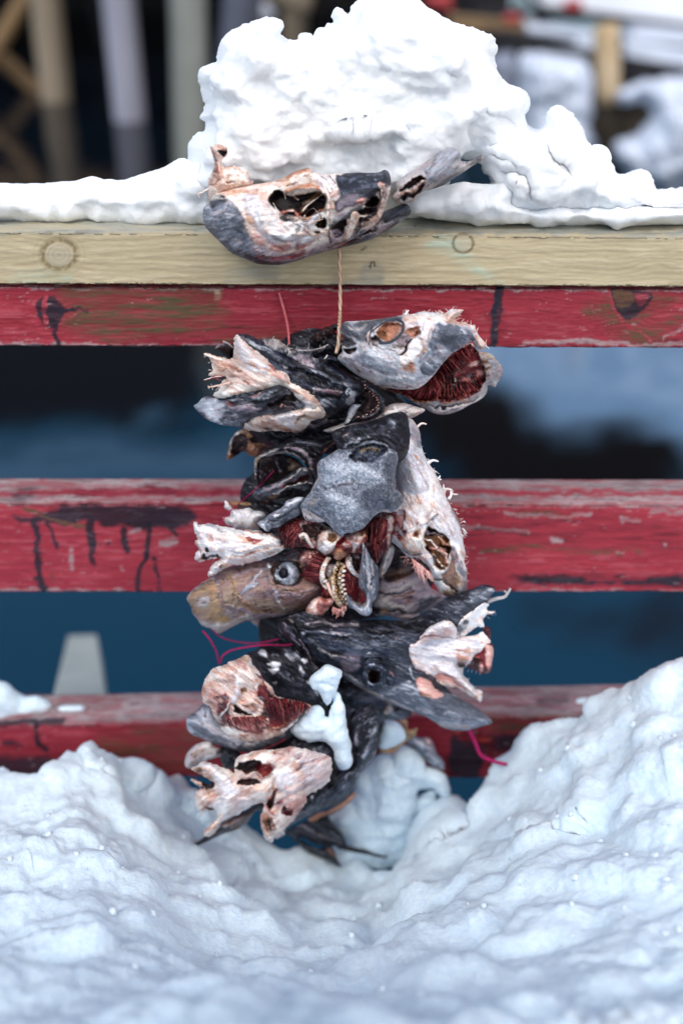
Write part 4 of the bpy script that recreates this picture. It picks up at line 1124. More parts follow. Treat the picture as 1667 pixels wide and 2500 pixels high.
tubes('torn_fibre', frays(P(C_, "700,150 800,140 880,160 1000,240 1200,250 1320,200"), 8, 8.1, 0.81, 3) + lines(C_, """
2 .8 1330,300 1290,360 1240,430 1270,460
2 .7 930,240 960,300 940,250 1000,235
1.2 .5 800,160 820,120
1.2 .5 1150,240 1155,180
3 1.5 330,170 380,190 430,230
2.4 1 440,180 450,260 430,330
"""), 'pale', Y3, lift=.012, parent=h)
tubes('torn_fibre', frays(P(C_, "430,330 300,330 150,290 220,400 190,490 330,520 190,610 300,640 240,700"), 19, 8.8, 0.75, 7) + lines(C_, """
4 1.6 330,350 230,320 150,290
3.4 1.5 400,560 300,590 190,610
2 .8 350,500 250,510 150,540
2.5 1 260,480 235,420 228,380
"""), 'bone', Y3 - .03, parent=h)
tubes('torn_fibre', lines(C_, """
1.6 .5 350,500 280,520 210,530 150,545
1.6 .5 300,510 270,530 320,545
1.2 .4 330,495 250,505 200,540
"""), 'blood', Y3 - .034, parent=h)
relief('back_flap', P(C_, "255,235 300,200 380,180 440,220 430,300 400,340 350,300 300,260"), Y3 + .02, T=.006, Tb=.006, base='dark', R=8, S_=S(C_, "L mauve .7 1 4 270,230 350,190 420,200"), parent=h)

# ---------- 4: right head of the second row, gills open
Y4 = -.07
h = head('pale grey cod head with open gills full of dark red filaments, right of the twine', 1010, 870, Y4)
back = relief('gill_chamber', P(D_, "440,690 560,690 700,720 820,700 920,620 1000,520 1080,440 1180,370 1260,330 1300,380 1330,400 1420,420 1480,480 1520,540 1520,600 1480,660 1460,700 1430,690 1400,680 1390,740 1340,800 1240,850 1150,900 1060,925 960,920 880,880 800,840 700,780 600,740"),
  Y4 + .03, T=.024, Tb=.022, base='pale', R=34, grain=(-18, 5), gz=.8, seed=11, step=3.0, S_=S(D_, """
P meat 1 -10 6 640,730 760,710 900,640 1000,520 1100,430 1220,350 1300,380 1340,470 1370,560 1360,650 1310,730 1180,790 1040,825 900,820 780,790
P dark .9 -4 6 980,600 1100,520 1120,640 1180,740 1040,780 960,740
P dark .8 -3 6 1250,340 1300,380 1260,400 1240,380
P pink .9 4 5 1160,620 1280,600 1330,540 1350,580 1300,640 1200,650
P pink .8 3 4 1220,540 1290,520 1330,500 1300,480 1240,500
P pink .8 4 3 1120,520 1150,500 1155,540 1130,570
P bone .9 5 2 1095,665 1135,690 1120,700
P bone .9 5 2 1110,600 1140,640 1125,645
P brown .7 0 8 1340,430 1400,440 1440,540 1380,620 1360,560
P grey .7 0 8 1400,440 1510,520 1500,620 1440,660 1420,560
L orange .9 5 4 540,700 660,770 800,800 940,815 1080,830 1200,800
L dark .8 -3 3 880,850 1050,865 1200,830 1320,770
L white .8 3 7 900,880 1040,890 1180,860 1320,790
L mauve .7 0 4 1000,905 1150,880
L ochre .8 3 4 1300,400 1380,420 1440,450
"""), parent=h)
tubes('gill_filament', comb(P(D_, "560,715 700,760 820,790 940,810 1080,820 1200,795 1300,745 1360,660"), P(D_, "700,700 830,690 920,650 980,600 1040,640 1110,690 1190,670 1300,600"), 90, 2.4, 3, 5, 3.0, 1.0)
  + comb(P(D_, "960,540 1060,450 1160,390 1260,340"), P(D_, "1040,640 1140,560 1230,480 1300,420"), 44, 2.6, 5, 6, 3.0, 1.2)
  + comb(P(D_, "900,640 1000,560"), P(D_, "960,760 1080,690"), 22, 2.6, 8, 6, 3.0, 1.2), 'meat', Y4, lift=.001, parent=h, on=back, var=.8)
sk = relief('skull', P(D_, "150,460 190,400 180,370 200,300 170,230 200,160 260,150 380,145 500,130 600,115 680,100 730,65 750,95 850,70 960,80 1040,85 1090,50 1185,60 1160,100 1130,130 1150,155 1200,160 1250,180 1290,185 1300,230 1340,290 1385,340 1380,375 1330,395 1300,370 1270,320 1170,370 1080,440 1010,520 930,620 830,705 740,720 640,715 540,690 440,680 380,640 300,590 220,530"),
  Y4 - .012, T=.04, Tb=.022, base='cart', R=70, rag=1.0, warp=3.5, seed=14, step=2.8, grain=(25, 2), gz=.7, S_=S(D_, """
P navy .9 0 12 160,170 380,140 600,105 690,110 640,150 500,180 420,260 420,340 350,330 260,280 190,250
P grey .6 0 10 200,150 420,180 400,240 280,260
L pale .7 2 6 260,200 340,220 380,180
P mauve .5 0 16 220,440 400,420 520,500 420,600 300,560
P frost .8 2 14 340,360 480,400 640,440 660,560 560,600 420,560 340,460
P pink .35 0 14 240,480 380,580 480,660 360,640
L mauve .6 -2 5 300,480 420,540 560,600 640,580
L frost .8 2 8 480,680 620,640 780,640 900,590
L mauve .7 -3 3 480,690 620,700 760,695 880,660
L blood .7 0 4 380,640 440,680
P grey 1 5 5 950,200 1020,175 1110,175 1210,215 1280,270 1285,310 1180,360 1090,430 1010,510 940,590 870,590 850,520 930,450 910,340 930,260
P skin .6 0 14 1000,220 1120,230 1160,290 1060,340 1000,300
P frost .6 1 12 880,440 950,400 1100,380 1000,500 900,560
P frost .9 4 5 830,470 900,370 930,380 900,440 840,510
P white .9 4 6 660,430 740,370 820,260 880,130 960,110 960,160 920,260 880,380 820,460 740,520 680,520
L orange .7 1 6 840,290 880,380 820,440
P orange .8 0 5 690,540 740,490 800,500 770,580 720,590
P blood .6 -1 4 720,520 760,490 780,510 740,540
L dark 1 -6 4 680,430 730,380 770,310 800,260 830,235
L white 1 5 4 660,420 720,350 790,280
P bone .9 2 6 700,110 860,90 1000,90 1100,60 1180,65 1130,140 1200,165 1300,220 1380,340 1370,380 1300,360 1290,260 1200,190 1060,160 960,150 860,160 740,160
P orange .5 0 6 1000,140 1100,140 1150,170 1060,165
L orange .7 0 5 1290,280 1340,380
P orange .95 -10 5 480,250 520,190 600,160 680,170 690,220 650,270 590,310 520,290
P brown .9 -4 5 480,240 540,230 560,290 490,280
P orange .9 -7 5 690,240 760,200 830,200 820,250 780,300 720,260
P mauve .9 -7 5 640,300 720,260 770,290 740,360 680,350
P pale .9 -6 5 600,330 690,340 720,380 620,370
P dark .95 -8 4 420,290 500,280 520,330 460,340 520,370 640,385 600,395 480,370 430,350
P pale .9 2 4 420,320 490,310 500,345 450,355 430,345
P pale .8 3 5 410,350 420,260 470,210 480,220 440,270
L bone .9 3 3 405,370 405,280 470,200
P dark 1 -9 3 190,410 220,380 300,370 310,395 270,430 220,425
P dark .9 -5 3 200,310 230,300 240,325 210,330
L grey .9 4 4 180,300 200,285 240,300 235,335
P blood .6 0 3 260,325 310,325 300,340
L pale .8 3 6 340,340 370,390 360,430
P black .9 -2 4 170,330 180,250 260,290 320,330 260,360 190,370
L brown .7 0 5 160,460 240,490 340,570
"""), parent=h)
tubes('orbital_ring', lines(D_, """
4.5 3 500,330 580,325 640,290 690,230 690,160 640,135
2.6 1.8 640,135 560,150 480,200 430,240
2.2 1.6 440,200 420,260 410,350
"""), 'skin', Y4, lift=.004, parent=h, on=sk)
tubes('torn_fibre', frays(P(D_, "640,110 730,60 860,70 1000,80 1100,50 1190,60 1130,130 1250,180 1310,230 1390,350 1370,390"), 29, 7.4, 0.88, 5, 1.2) + lines(D_, """
3 1 1120,90 1170,60 1195,62
3 1.5 700,120 720,80 740,60
"""), 'bone', Y4 - .02, lift=.0, parent=h)

# ---------- dark tangle of black flesh where the twine gathers the bundle
h = head('black shrivelled cod head wedged at the foot of the twine', 800, 850, -.05)
relief('skull', vs(P(C_, "1150,170 1220,90 1330,40 1400,0 1460,20 1568,80"), P(D_, "120,230 200,300 230,380 150,460 200,560 300,640 380,720 340,780 200,700 60,600"), P(C_, "1500,560 1400,480 1300,400 1240,300")), -.045, T=.02, Tb=.02, base='black', R=30, grain=(40, 2), gz=1.2, rag=2, seed=9, S_=S(C_, """
P dark .9 -4 6 1220,130 1300,120 1320,160 1240,180
P skin .8 3 6 1300,50 1370,60 1360,120 1310,110
L pale .8 3 3 1460,150 1530,140 1540,190 1480,200
L pale .8 3 3 1300,400 1260,440 1290,470
P frost .7 0 6 1340,480 1400,500 1380,560
L pink .7 1 3 1480,420 1540,440
P skin .7 2 8 1400,560 1500,600 1480,660
"""), parent=h)
relief('dried_skin', P(FULL, "650,860 760,800 880,850 930,900 960,950 1000,1000 980,1060 900,1100 800,1110 700,1100 620,1070 600,1010 620,940"), -.03, T=.02, Tb=.02, base='black', R=60, rag=3, grain=(20, 3), gz=1.2, seed=91, S_=S(FULL, """
L mauve .6 1 2 700,1060 800,1030 900,1010
L skin .7 2 4 680,1090 780,1070 880,1060
L pink .5 1 2 860,950 900,970
"""), parent=h)  # black sheet behind the heads, standing in for the shade in the gaps
for (x, y) in ((1240, 140), (1340, 80)):
    c = P(C_, "%d,%d" % (x, y))[0]; r = 14
    relief('dried_eye', np.array([[c[0] + r * math.cos(a), c[1] + r * math.sin(a)] for a in np.linspace(0, 2 * math.pi, 9)[:-1]]), -.06, T=.008, Tb=.008, base='dark', R=12, parent=h, warp=1)

# ---------- 5: brown flap behind, left
h = head('brown hollow cod head mostly hidden behind the frayed white neck bones', 620, 1085, -.01)
relief('skull', P(E_, "-100,400 -90,300 -60,200 0,130 60,110 200,100 500,120 540,180 420,230 300,290 230,350 180,380 120,360 60,320 20,340 -40,380"), -.012, T=.022, Tb=.02, base='brown', R=34, rag=1.5, S_=S(E_, """
P white .8 2 6 -60,210 0,130 70,110 40,140 -20,200
P dark 1 -7 8 -80,360 -60,240 20,150 100,160 110,280 40,330
P dark .9 -6 8 130,180 260,150 320,170 250,230 150,240
P orange .9 3 10 240,200 380,170 430,190 340,250 240,260
P orange .8 1 10 110,260 200,260 220,330 150,350
P orange .6 1 6 420,150 520,150 500,180
L pale .8 3 4 -90,350 -60,230 -10,160
"""), parent=h)

# ---------- 6: open-mouthed head facing left
Y6 = -.075
h = head('small black cod head with a gaping mouth facing left beside the frosted grey plate', 670, 1150, Y6)
cav = relief('mouth', P(E_, "190,640 170,520 170,420 220,380 330,340 460,350 580,400 640,470 700,500 720,600 700,680 600,700 400,760 300,860 200,800 210,660"), Y6 + .02, T=.006, Tb=.02, base='dark', R=20, S_=S(E_, """
L navy .8 3 4 255,430 250,520 260,640
L mauve .6 2 4 380,400 400,500
P tan .9 5 6 470,480 560,440 620,470 520,520
P brown .6 1 6 480,400 580,430 600,460 520,450
"""), parent=h)
up = relief('upper_jaw', P(E_, "165,560 155,450 175,380 240,340 300,290 400,250 480,200 600,180 700,190 820,210 920,180 940,230 860,300 800,390 770,440 760,560 740,640 700,560 660,470 600,400 520,360 430,340 330,360 250,390 215,420 205,520 210,640 190,650"),
  Y6, T=.02, Tb=.016, base='black', R=14, grain=(20, 4), gz=.9, rag=.8, S_=S(E_, """
L mauve .9 3 6 560,300 650,360 700,440 730,540
L black .9 -3 5 480,290 620,330 720,400
L navy .8 3 6 560,230 700,290 800,340
L pale .9 2 4 180,560 165,460 190,390 260,370 340,350 430,340 520,370 600,430
L tan .7 0 3 180,600 172,450 210,400
P pale .6 1 6 250,350 350,310 380,340 280,370
L mauve .7 3 5 450,310 540,310 640,380 690,460
L dark .9 -4 6 700,300 800,380
P orange .5 0 4 840,320 900,250 930,250 880,320
"""), parent=h)
lo = relief('lower_jaw', P(E_, "145,740 160,700 230,670 300,640 420,590 520,520 590,480 640,475 700,490 720,600 740,640 700,690 620,740 500,760 400,770 330,790 240,790 190,780"),
  Y6 - .02, T=.014, Tb=.012, base='skin', R=12, grain=(-18, 4), gz=.8, S_=S(E_, """
P navy .7 1 6 150,740 180,700 240,690 220,770 170,780
P dark 1 -7 4 440,650 520,600 620,550 690,540 700,600 600,620 480,660
P black .9 -4 4 280,760 330,710 480,690 640,680 620,730 480,750 350,770
L pale .8 3 4 420,600 520,540 620,480 690,500
L pale .9 3 3 330,710 420,700 520,650 640,620 710,620
P tan .8 1 4 290,750 340,720 400,720 340,760
L blood .5 0 4 440,640 540,590 680,550
L blood .7 0 3 340,780 430,770 480,760
L mauve .6 1 5 260,680 360,630 440,620
"""), parent=h)
relief('throat_skin', P(E_, "-60,800 60,800 200,780 420,760 430,860 400,920 300,910 180,900 60,870 -40,850"), Y6 + .03, T=.008, Tb=.008, base='brown', R=14, grain=(10, 5), gz=.7, S_=S(E_, """
P dark .9 -3 8 240,780 420,770 420,880 300,860
L mauve .7 2 5 200,850 300,880 360,860
L ochre .7 1 6 0,820 100,820 200,860
L dark .9 -2 5 0,850 160,880 300,910
"""), parent=h)

# ---------- 7: big central head seen from above
Y7 = -.115
h = head('large central cod head with frosted grey skin plate, white side and bloody cut end', 900, 1230, Y7)
wh = relief('side_bone', P(F_, "380,330 520,60 570,10 640,20 700,100 740,200 760,350 800,470 850,570 920,660 960,760 1010,860 1050,960 1110,1080 1170,1180 1230,1290 1260,1420 1280,1560 1310,1700 1290,1780 1320,1900 1330,2080 1310,2180 1250,2230 1200,2200 1150,2240 1060,2230 980,2180 940,2100 880,2000 740,1870 640,1760 560,1720 480,1620 400,1560 340,1500 320,1300 300,1150 440,900 420,600"),
  Y7 + .012, T=.032, Tb=.025, base='white', R=60, rag=1.4, gore=.12, warp=4, grain=(62, 2), gz=.6, seed=6, step=3.0, S_=S(F_, """
P grey .9 0 10 560,0 640,20 740,200 760,360 680,330 600,220 570,120
P navy .6 0 10 560,40 600,140 620,260 580,240
P cart 1 2 12 470,380 620,320 740,380 820,500 780,700 860,850 760,960 560,940 440,840 450,560
P skin .3 -1 16 560,600 640,660 720,860 640,900 600,760
P grey .4 0 14 640,740 740,840 740,940 660,900
P orange .9 -2 3 650,450 690,460 710,510 680,510
P bone .6 0 16 620,960 760,1000 900,1100 820,1200 660,1180 560,1080
P white 1 4 14 840,860 940,1000 1040,1120 1160,1260 1240,1480 1280,1740 1220,1700 1140,1480 1000,1280 900,1180 840,1000
P grey .5 -2 10 560,1060 620,1040 640,1100 590,1120
P grey .5 -2 8 790,1240 860,1130 880,1160 830,1260
P cart .9 2 10 900,1300 1010,1300 1120,1400 1200,1560 1120,1540 1000,1440
P mauve .5 0 8 980,1330 1060,1380 1140,1460 1080,1460
P grey .9 0 8 1130,1080 1200,1150 1270,1240 1300,1340 1310,1440 1260,1440 1220,1300 1160,1200
P tan .6 0 6 1130,1100 1200,1180 1290,1350 1230,1290
P blood .8 -4 8 340,1180 460,1140 540,1180 540,1300 520,1400 560,1440 500,1540 420,1500 360,1420
P pink .9 2 6 420,1240 500,1220 520,1300 480,1400 430,1380
P orange .6 0 12 540,1220 640,1250 680,1330 600,1360
P blood .8 -3 3 660,1340 700,1320 690,1360 670,1370
P orange 1 -6 5 650,1450 690,1400 760,1390 780,1440 720,1490 660,1480
P brown .6 -5 4 680,1450 740,1420 750,1460
L white 1 6 5 560,1460 660,1380 760,1330 860,1310
L pale 1 7 3 820,1320 870,1260 950,1210
L skin .8 6 3 880,1280 930,1220
P bone 1 10 6 510,1520 560,1470 660,1470 760,1500 780,1560 800,1640 700,1690 600,1670 530,1620
P bone .9 7 5 740,1400 790,1420 800,1560 770,1640 740,1560
L dark .6 -3 3 520,1640 620,1710 760,1700
P brown 1 -14 5 830,1360 930,1400 1020,1460 1100,1560 1130,1640 1100,1780 1110,1860 1000,1900 920,1830 900,1720 820,1640 800,1540 810,1440
P dark .9 -5 6 840,1370 960,1430 900,1480 850,1440
P dark .9 -5 6 1000,1560 1080,1580 1120,1700 1060,1700
P dark .9 -5 5 800,1580 860,1620 880,1700 930,1760 900,1800
L mauve 1 8 3 840,1410 920,1450 1000,1490
L bone 1 8 4 820,1490 900,1550 960,1600
L orange 1 8 4 960,1500 1040,1560 1100,1600
L pink 1 8 5 860,1600 960,1640 1040,1720 1060,1800
P pink 1 8 4 980,1620 1060,1640 1040,1700 980,1670
L bone 1 9 3 1060,1700 1080,1800 1100,1850 1060,1880 1000,1830
L bone 1 8 3 940,1780 990,1830 1010,1850
P brown .9 -4 8 1130,1640 1200,1700 1210,1900 1220,2060 1160,2140 1060,2060 980,1960 1080,1900 1120,1760
P ochre .8 0 10 960,2080 1060,2140 1180,2160 1140,2220 1020,2200
L dark .9 -3 4 940,1990 1040,2040 1140,2120 1200,2160
P meat .8 0 8 640,1760 720,1740 800,1800 860,1880 900,1980 800,1940 700,1860
P dark .8 -3 5 760,1780 840,1820 870,1900 800,1860
P white 1 8 5 740,1700 860,1700 890,1740 920,1840 960,1900 950,1960 900,1940 870,1860 820,1780
P grey .9 1 8 1220,1800 1300,1830 1330,2080 1250,2220 1210,2180 1260,2040 1220,1920
P tan .6 0 6 1200,1980 1260,2000 1290,2080 1220,2140
P orange .5 0 4 1230,1660 1300,1700 1290,1780 1240,1740
L mauve .8 2 4 1150,1620 1170,1760 1210,1800
"""), parent=h)
relief('brow', P(E_, "900,150 1000,90 1240,40 1568,-60 1640,60 1640,300 1560,420 1400,480 1100,470 980,380 940,260"), Y7 - .012, T=.03, Tb=.03, base='black', R=45, grain=(30, 2), gz=1.2, seed=64, S_=S(E_, """
L grey .7 2 5 1020,300 1120,230 1260,190
L navy .8 3 6 1100,120 1300,80 1500,60
L skin .7 2 6 1340,160 1460,200 1540,280
P frost .5 0 12 1440,40 1500,30 1480,80
L pale .7 1 3 1000,180 1040,170
"""), parent=h)
sk = relief('skin_plate', P(E_, "990,300 1100,240 1230,200 1340,200 1440,240 1520,300 1540,360 1520,480 1500,660 1560,720 1580,790 1530,870 1460,910 1370,900 1280,970 1200,1060 1100,1100 1030,1110 1000,1140 940,1100 870,1020 780,950 700,900 620,880 600,850 640,780 700,700 740,620 770,560 760,450 800,400 900,340 980,290"),
  Y7 - .022, T=.044, Tb=.02, p=2.2, sm=6, base='grey', R=90, grain=(20, 1), gz=.9, seed=3, rag=1.2, scale=.32, warp=4, step=2.8, speck=.22, veins=.3, S_=S(E_, """
P black 1 -5 12 980,40 1620,-60 1640,300 1540,300 1440,240 1300,200 1180,230 1100,300 980,300 940,200
P navy 1 -9 10 1060,380 1120,280 1240,230 1380,240 1440,310 1360,390 1220,430 1100,410
L navy .8 4 5 1180,300 1300,290 1360,320
L grey .6 2 6 1200,240 1260,200 1380,220 1440,260
L ochre .5 1 5 1180,330 1260,300 1340,320
L black .9 -3 6 1070,360 1140,410 1240,410
P frost 1 3 24 820,480 900,420 1100,440 1300,470 1400,560 1300,640 1100,600 900,640 820,600
P frost .95 2 24 860,700 1060,760 1200,860 1100,960 960,900 860,820
P skin .75 0 16 1400,400 1530,380 1500,660 1580,740 1560,860 1440,900 1400,800 1440,640
P skin .6 0 24 1200,680 1420,660 1440,820 1300,900 1180,840
P skin .4 0 24 700,740 820,700 900,800 780,860
L skin .6 -2 4 790,670 900,660 1000,640 1090,650
L mauve .4 1 5 900,620 1020,630 1100,650
L navy .8 -3 4 620,860 700,900 780,960
L pale .9 3 4 760,460 770,560 740,620 690,700
P pale .8 2 5 920,200 980,190 1000,280 920,340 850,380 900,290
L bone .7 0 3 1280,970 1370,900 1460,905
P tan .4 0 8 660,800 740,760 760,800 680,840
"""), parent=h)
relief('skin_flap', P(E_, "190,1010 260,960 340,900 430,850 470,790 560,760 640,760 640,800 610,850 610,900 560,950 470,990 400,1040 330,1060 290,1090 240,1060"), Y7 - .012, T=.012, Tb=.008, base='grey', R=14, rag=1.6, grain=(-28, 2.5), gz=.6, scale=.5, S_=S(E_, """
P snow .9 3 4 460,820 520,770 620,760 600,810 520,830 480,860
P snow .9 2 3 200,1020 240,1020 270,1070 230,1060
P skin .7 0 8 300,960 460,900 580,870 500,960 360,1020
L snow .8 1 2 380,930 420,930
L black .6 -2 3 300,990 440,950 600,860
"""), parent=h)
relief('skin_flap', P(E_, "610,870 650,870 740,920 800,960 840,990 780,1000 680,990 640,960"), 0, T=.005, Tb=.006, on=sk, base='pale', R=8, grain=(40, 3), gz=.6, S_=S(E_, "L skin .7 -1 3 640,960 700,990 800,990"), parent=h)
cut = relief('cut_flesh', P(K_, "60,190 100,150 180,110 280,80 400,100 480,150 560,200 640,240 720,210 800,180 860,120 900,70 980,50 1060,60 1100,120 1060,260 1040,340 1000,380 960,440 920,490 890,440 860,380 800,420 740,400 660,420 600,460 560,440 520,400 470,410 420,380 330,350 220,340 130,350 90,280"),
  Y7 + .0, T=.02, Tb=.02, base='meat', R=26, rag=3.6, ragf=.11, warp=4, gz=1.4, bz=1.4, gore=.6, seed=23, step=2.8, S_=S(K_, """
P pale .9 3 5 200,180 260,150 300,120 290,180 240,240
P dark .9 -6 6 280,160 340,130 470,150 460,200 420,280 360,260 300,200
P dark .8 -4 5 60,190 120,170 200,180 150,220
P orange .5 1 5 180,120 230,110 220,160 190,160
L pink .8 2 3 100,280 200,260 260,260
L meat 1 2 4 80,220 160,230 240,220
P pink .7 2 5 300,260 380,250 400,320 340,320
P bone 1 8 5 400,330 420,280 470,210 560,190 620,250 590,330 530,370 480,400 430,390
P white 1 3 4 420,330 480,300 540,330 540,380 470,400 420,370
P brown 1 -5 3 500,240 540,225 570,250 560,290 520,300 500,280
P blood .9 -2 5 560,200 640,240 620,300 570,330 600,270
P blood 1 -4 5 590,270 640,260 640,300 590,340 560,350
P pink 1 6 5 640,310 680,230 740,215 800,200 810,260 780,330 740,380 700,370 720,330 670,340
P white .8 2 4 690,280 760,300 780,330 720,360
P blood .6 0 4 650,270 700,290 690,320
P orange 1 6 4 540,390 590,360 650,380 640,440 600,460 550,430
P orange .9 3 4 780,210 810,200 830,240 800,270
P dark .9 -6 5 820,140 870,130 900,200 880,300 850,340 830,260
P blood 1 3 6 880,110 960,70 1010,140 1000,220 950,280 900,340 870,330 900,220
L dark 1 -5 4 910,170 890,280
L dark .9 -4 4 980,220 930,320
P mauve .4 2 6 950,240 1010,230 990,340 940,420 900,400
L pink .8 3 3 870,390 940,330 1000,240
P pale .8 2 6 1000,70 1050,70 1050,180 1040,300 1060,350 1020,330 1010,200
"""), parent=h)
tubes('gill_filament', comb(P(K_, "80,170 150,140 230,110"), P(K_, "75,290 140,350 230,340"), 30, 2.0, 3, 5, 2, .8) + comb(P(K_, "230,120 270,180"), P(K_, "100,230 180,330"), 18, 2.0, 4, 4, 2, .8)
  + comb(P(K_, "870,90 960,60 1020,120"), P(K_, "850,330 900,380 990,300"), 24, 2.4, 9, 6, 3, .8) + comb(P(K_, "1000,200 950,270 880,360"), P(K_, "1010,340 960,430 920,490"), 26, 2.0, 10, 5, 3, .6), 'meat', Y7, lift=.0015, parent=h, on=cut, var=.8)
tubes('bony_ring', [(P(K_, "250,240 300,230 340,300 370,340"), 5.5, 4, 1)] + [([a, b], 1.4, .8, .5) for a, b in zip(P(K_, "255,250 275,245 295,250 310,262 325,280 338,300 350,315"), P(K_, "270,275 285,270 300,272 312,285 320,300 330,318 345,330"))], 'bone', Y7, lift=.004, parent=h, on=cut)
tubes('torn_fibre', frays(P(F_, "700,90 760,350 850,560 920,640 1000,850 1060,960 1150,1100 1240,1240 1300,1440 1280,1600 1310,1760 1330,2080"), 39, 6.1, 0.75, 3, 1.3) + lines(F_, """
5 1.5 830,570 900,530 970,545
3 1 960,760 985,740 990,720
3 1 980,770 1010,768
4 2 1040,960 1060,890 1130,900 1150,950 1210,955
4 2 1100,1010 1130,960 1120,890
3 1 1040,910 1035,830
3.5 2 700,120 760,70 820,80
2.5 1 1270,1380 1325,1440
2.5 1 1240,1450 1290,1480
2 1 1280,1290 1310,1305
"""), 'white', Y7 + .012, parent=h)
tubes('torn_fibre', frays(P(F_, "900,1990 800,1960 700,1880 600,1780 540,1720"), 15, 14.8, 0.68, 6, 1.0) + comb(P(F_, "640,1760 760,1840 880,1960"), P(F_, "700,1960 800,2060 930,2020"), 40, 1.6, 5, 6, 1, .5), 'pink', Y7 - .01, parent=h)
relief('throat_skin', P(F_, "300,1640 360,1580 420,1620 400,1760 340,1880 260,1980 220,1960 260,1800"), Y7 + .02, T=.01, Tb=.01, base='pale', R=12, grain=(-60, 3), S_=S(F_, "L mauve .7 -1 4 300,1900 370,1700"), parent=h)

# ---------- gill basket hanging out of the central head
h2 = h
gb = relief('gill_basket', P(K_, "250,400 300,360 400,350 470,400 560,430 620,450 660,400 760,400 800,440 780,560 800,640 830,720 860,820 800,860 720,860 690,880 660,860 600,900 540,860 500,800 440,760 440,680 330,640 270,600 290,520 250,460"),
  Y7 + .012, T=.022, Tb=.02, base='meat', R=30, rag=1, gz=.8, seed=41, warp=3, step=2.8, S_=S(K_, """
P pink .7 3 5 255,440 290,370 350,370 360,440 330,500 280,500
L blood .7 -2 2 270,470 300,430 340,400
L blood .7 -2 2 290,490 320,450
P pink .7 2 5 330,360 420,370 460,420 420,480 360,470
P dark 1 -8 5 500,440 560,450 640,440 640,520 620,600 560,620 520,500
P pale 1 2 5 490,560 520,510 570,490 590,520 540,580 500,610
P ochre 1 4 4 490,630 560,600 600,640 620,740 640,820 600,860 540,780 500,720
P brown .8 -3 4 560,640 640,620 650,760 660,850 600,800 570,720
P dark 1 -8 5 680,400 760,410 780,480 770,560 720,540 690,470
P pale 1 3 4 700,400 760,400 780,450 740,440
P meat 1 4 6 640,500 680,560 760,620 780,700 800,780 720,760 660,700
P blood .5 0 5 450,700 500,700 510,790 450,790
P pale .9 2 8 660,740 720,780 800,840 850,860 780,880 690,870
"""), parent=h)
tubes('gill_filament', comb(P(K_, "440,520 435,580 430,630"), P(K_, "300,510 280,570 300,620"), 22, 2.6, 2, 3, 2, 1.4) + comb(P(K_, "480,430 450,470 430,510"), P(K_, "390,380 340,430 330,490"), 22, 2.6, 7, 3, 2, 1.4)
  + comb(P(K_, "650,540 700,580 770,640"), P(K_, "660,720 730,780 800,760"), 30, 2.2, 4, 5, 2, 1) + comb(P(K_, "640,620 650,680 660,720"), P(K_, "700,780 740,800 770,800"), 12, 2.0, 5, 5, 2, 1)
  + comb(P(K_, "480,700 500,740 520,770"), P(K_, "450,760 470,790 490,800"), 10, 2, 6, 4, 1, 1), 'meat', Y7, lift=.001, parent=h, on=gb, var=.7)
tubes('gill_arch', [(P(K_, "500,430 460,500 440,580 450,650 490,700"), 4.5, 4, 1), (P(K_, "680,410 670,470 700,540 750,590 775,600"), 5.5, 4, 1), (P(K_, "600,470 560,540 545,640 560,740 600,820 640,860"), 5, 4, 1), (P(K_, "490,640 530,740 580,820 620,870"), 5, 3, 1)], 'bone', Y7, lift=.0035, parent=h, on=gb)
def beads(name, pts, n, r, cls, parent, on, Y, seed, two=0):
    rs = np.random.RandomState(seed); pts = smooth_line(pts, 6); L = np.concatenate([[0], np.cumsum(np.hypot(*np.diff(pts, axis=0).T))]); out = []
    for i in range(n):
        s = (i + .5) / n * L[-1]; a = np.array([np.interp(s, L, pts[:, 0]), np.interp(s, L, pts[:, 1])])
        a = a + (rs.rand(2) - .5) * 1.5; 
        if two: a[0] += (i % 2 - .5) * two
        out.append(([a + [-r * .6, r * .2], a + [0, -r * .1], a + [r * .6, 0]], r * .9, r * .7, 1.0))
    return tubes(name, out, cls, Y, lift=.006, parent=parent, on=on, seg=7, var=.2, k=2)
beads('gill_raker', P(K_, "520,435 495,460 475,500 460,540 455,580 465,620 485,640"), 11, 5, 'bone', h, gb, Y7, 1)
beads('gill_raker', P(K_, "610,470 605,520 580,580 575,640 590,700 590,760 610,820 640,850"), 26, 4.2, 'ochre', h, gb, Y7, 2, 12)
beads('gill_raker', P(K_, "635,480 630,560 615,620 625,680 640,740 650,800 655,840"), 18, 4.2, 'bone', h, gb, Y7, 3, 8)
beads('gill_raker', P(K_, "690,430 690,480 705,520 730,560 760,590"), 12, 4.6, 'white', h, gb, Y7, 4)
tubes('torn_fibre', comb(P(K_, "540,860 600,890 650,860"), P(K_, "530,940 560,950 660,910"), 16, 3.2, 3, 6, 1, 1.0), 'pink', Y7 - .01, parent=h)
relief('gill_cover', P(K_, "790,460 800,380 800,300 830,340 870,420 910,480 940,520 945,600 940,700 920,780 880,830 885,900 850,940 800,935 740,890 680,860 660,780 660,740 700,800 760,840 800,840 840,780 800,720 770,680 770,600 780,540"),
  Y7 - .026, T=.012, Tb=.014, base='grey', R=16, grain=(82, 4), gz=1.2, seed=15, step=2.8, S_=S(K_, """
P skin .8 0 6 900,480 945,540 940,720 900,800 890,640
P skin .6 0 8 780,560 830,620 850,760 800,700
L black .9 -3 3 800,300 810,400 800,500
L pale .9 3 3 830,520 840,620 850,720
L orange .6 1 2 820,340 840,480
L bone .7 2 3 880,500 890,600
L black .8 -2 3 870,460 880,600 870,700
P frost .8 1 6 700,840 800,860 870,860 860,930 780,910
L pale .9 2 3 690,800 760,870 830,920
P ochre .5 0 4 800,840 850,830 840,860
"""), parent=h)

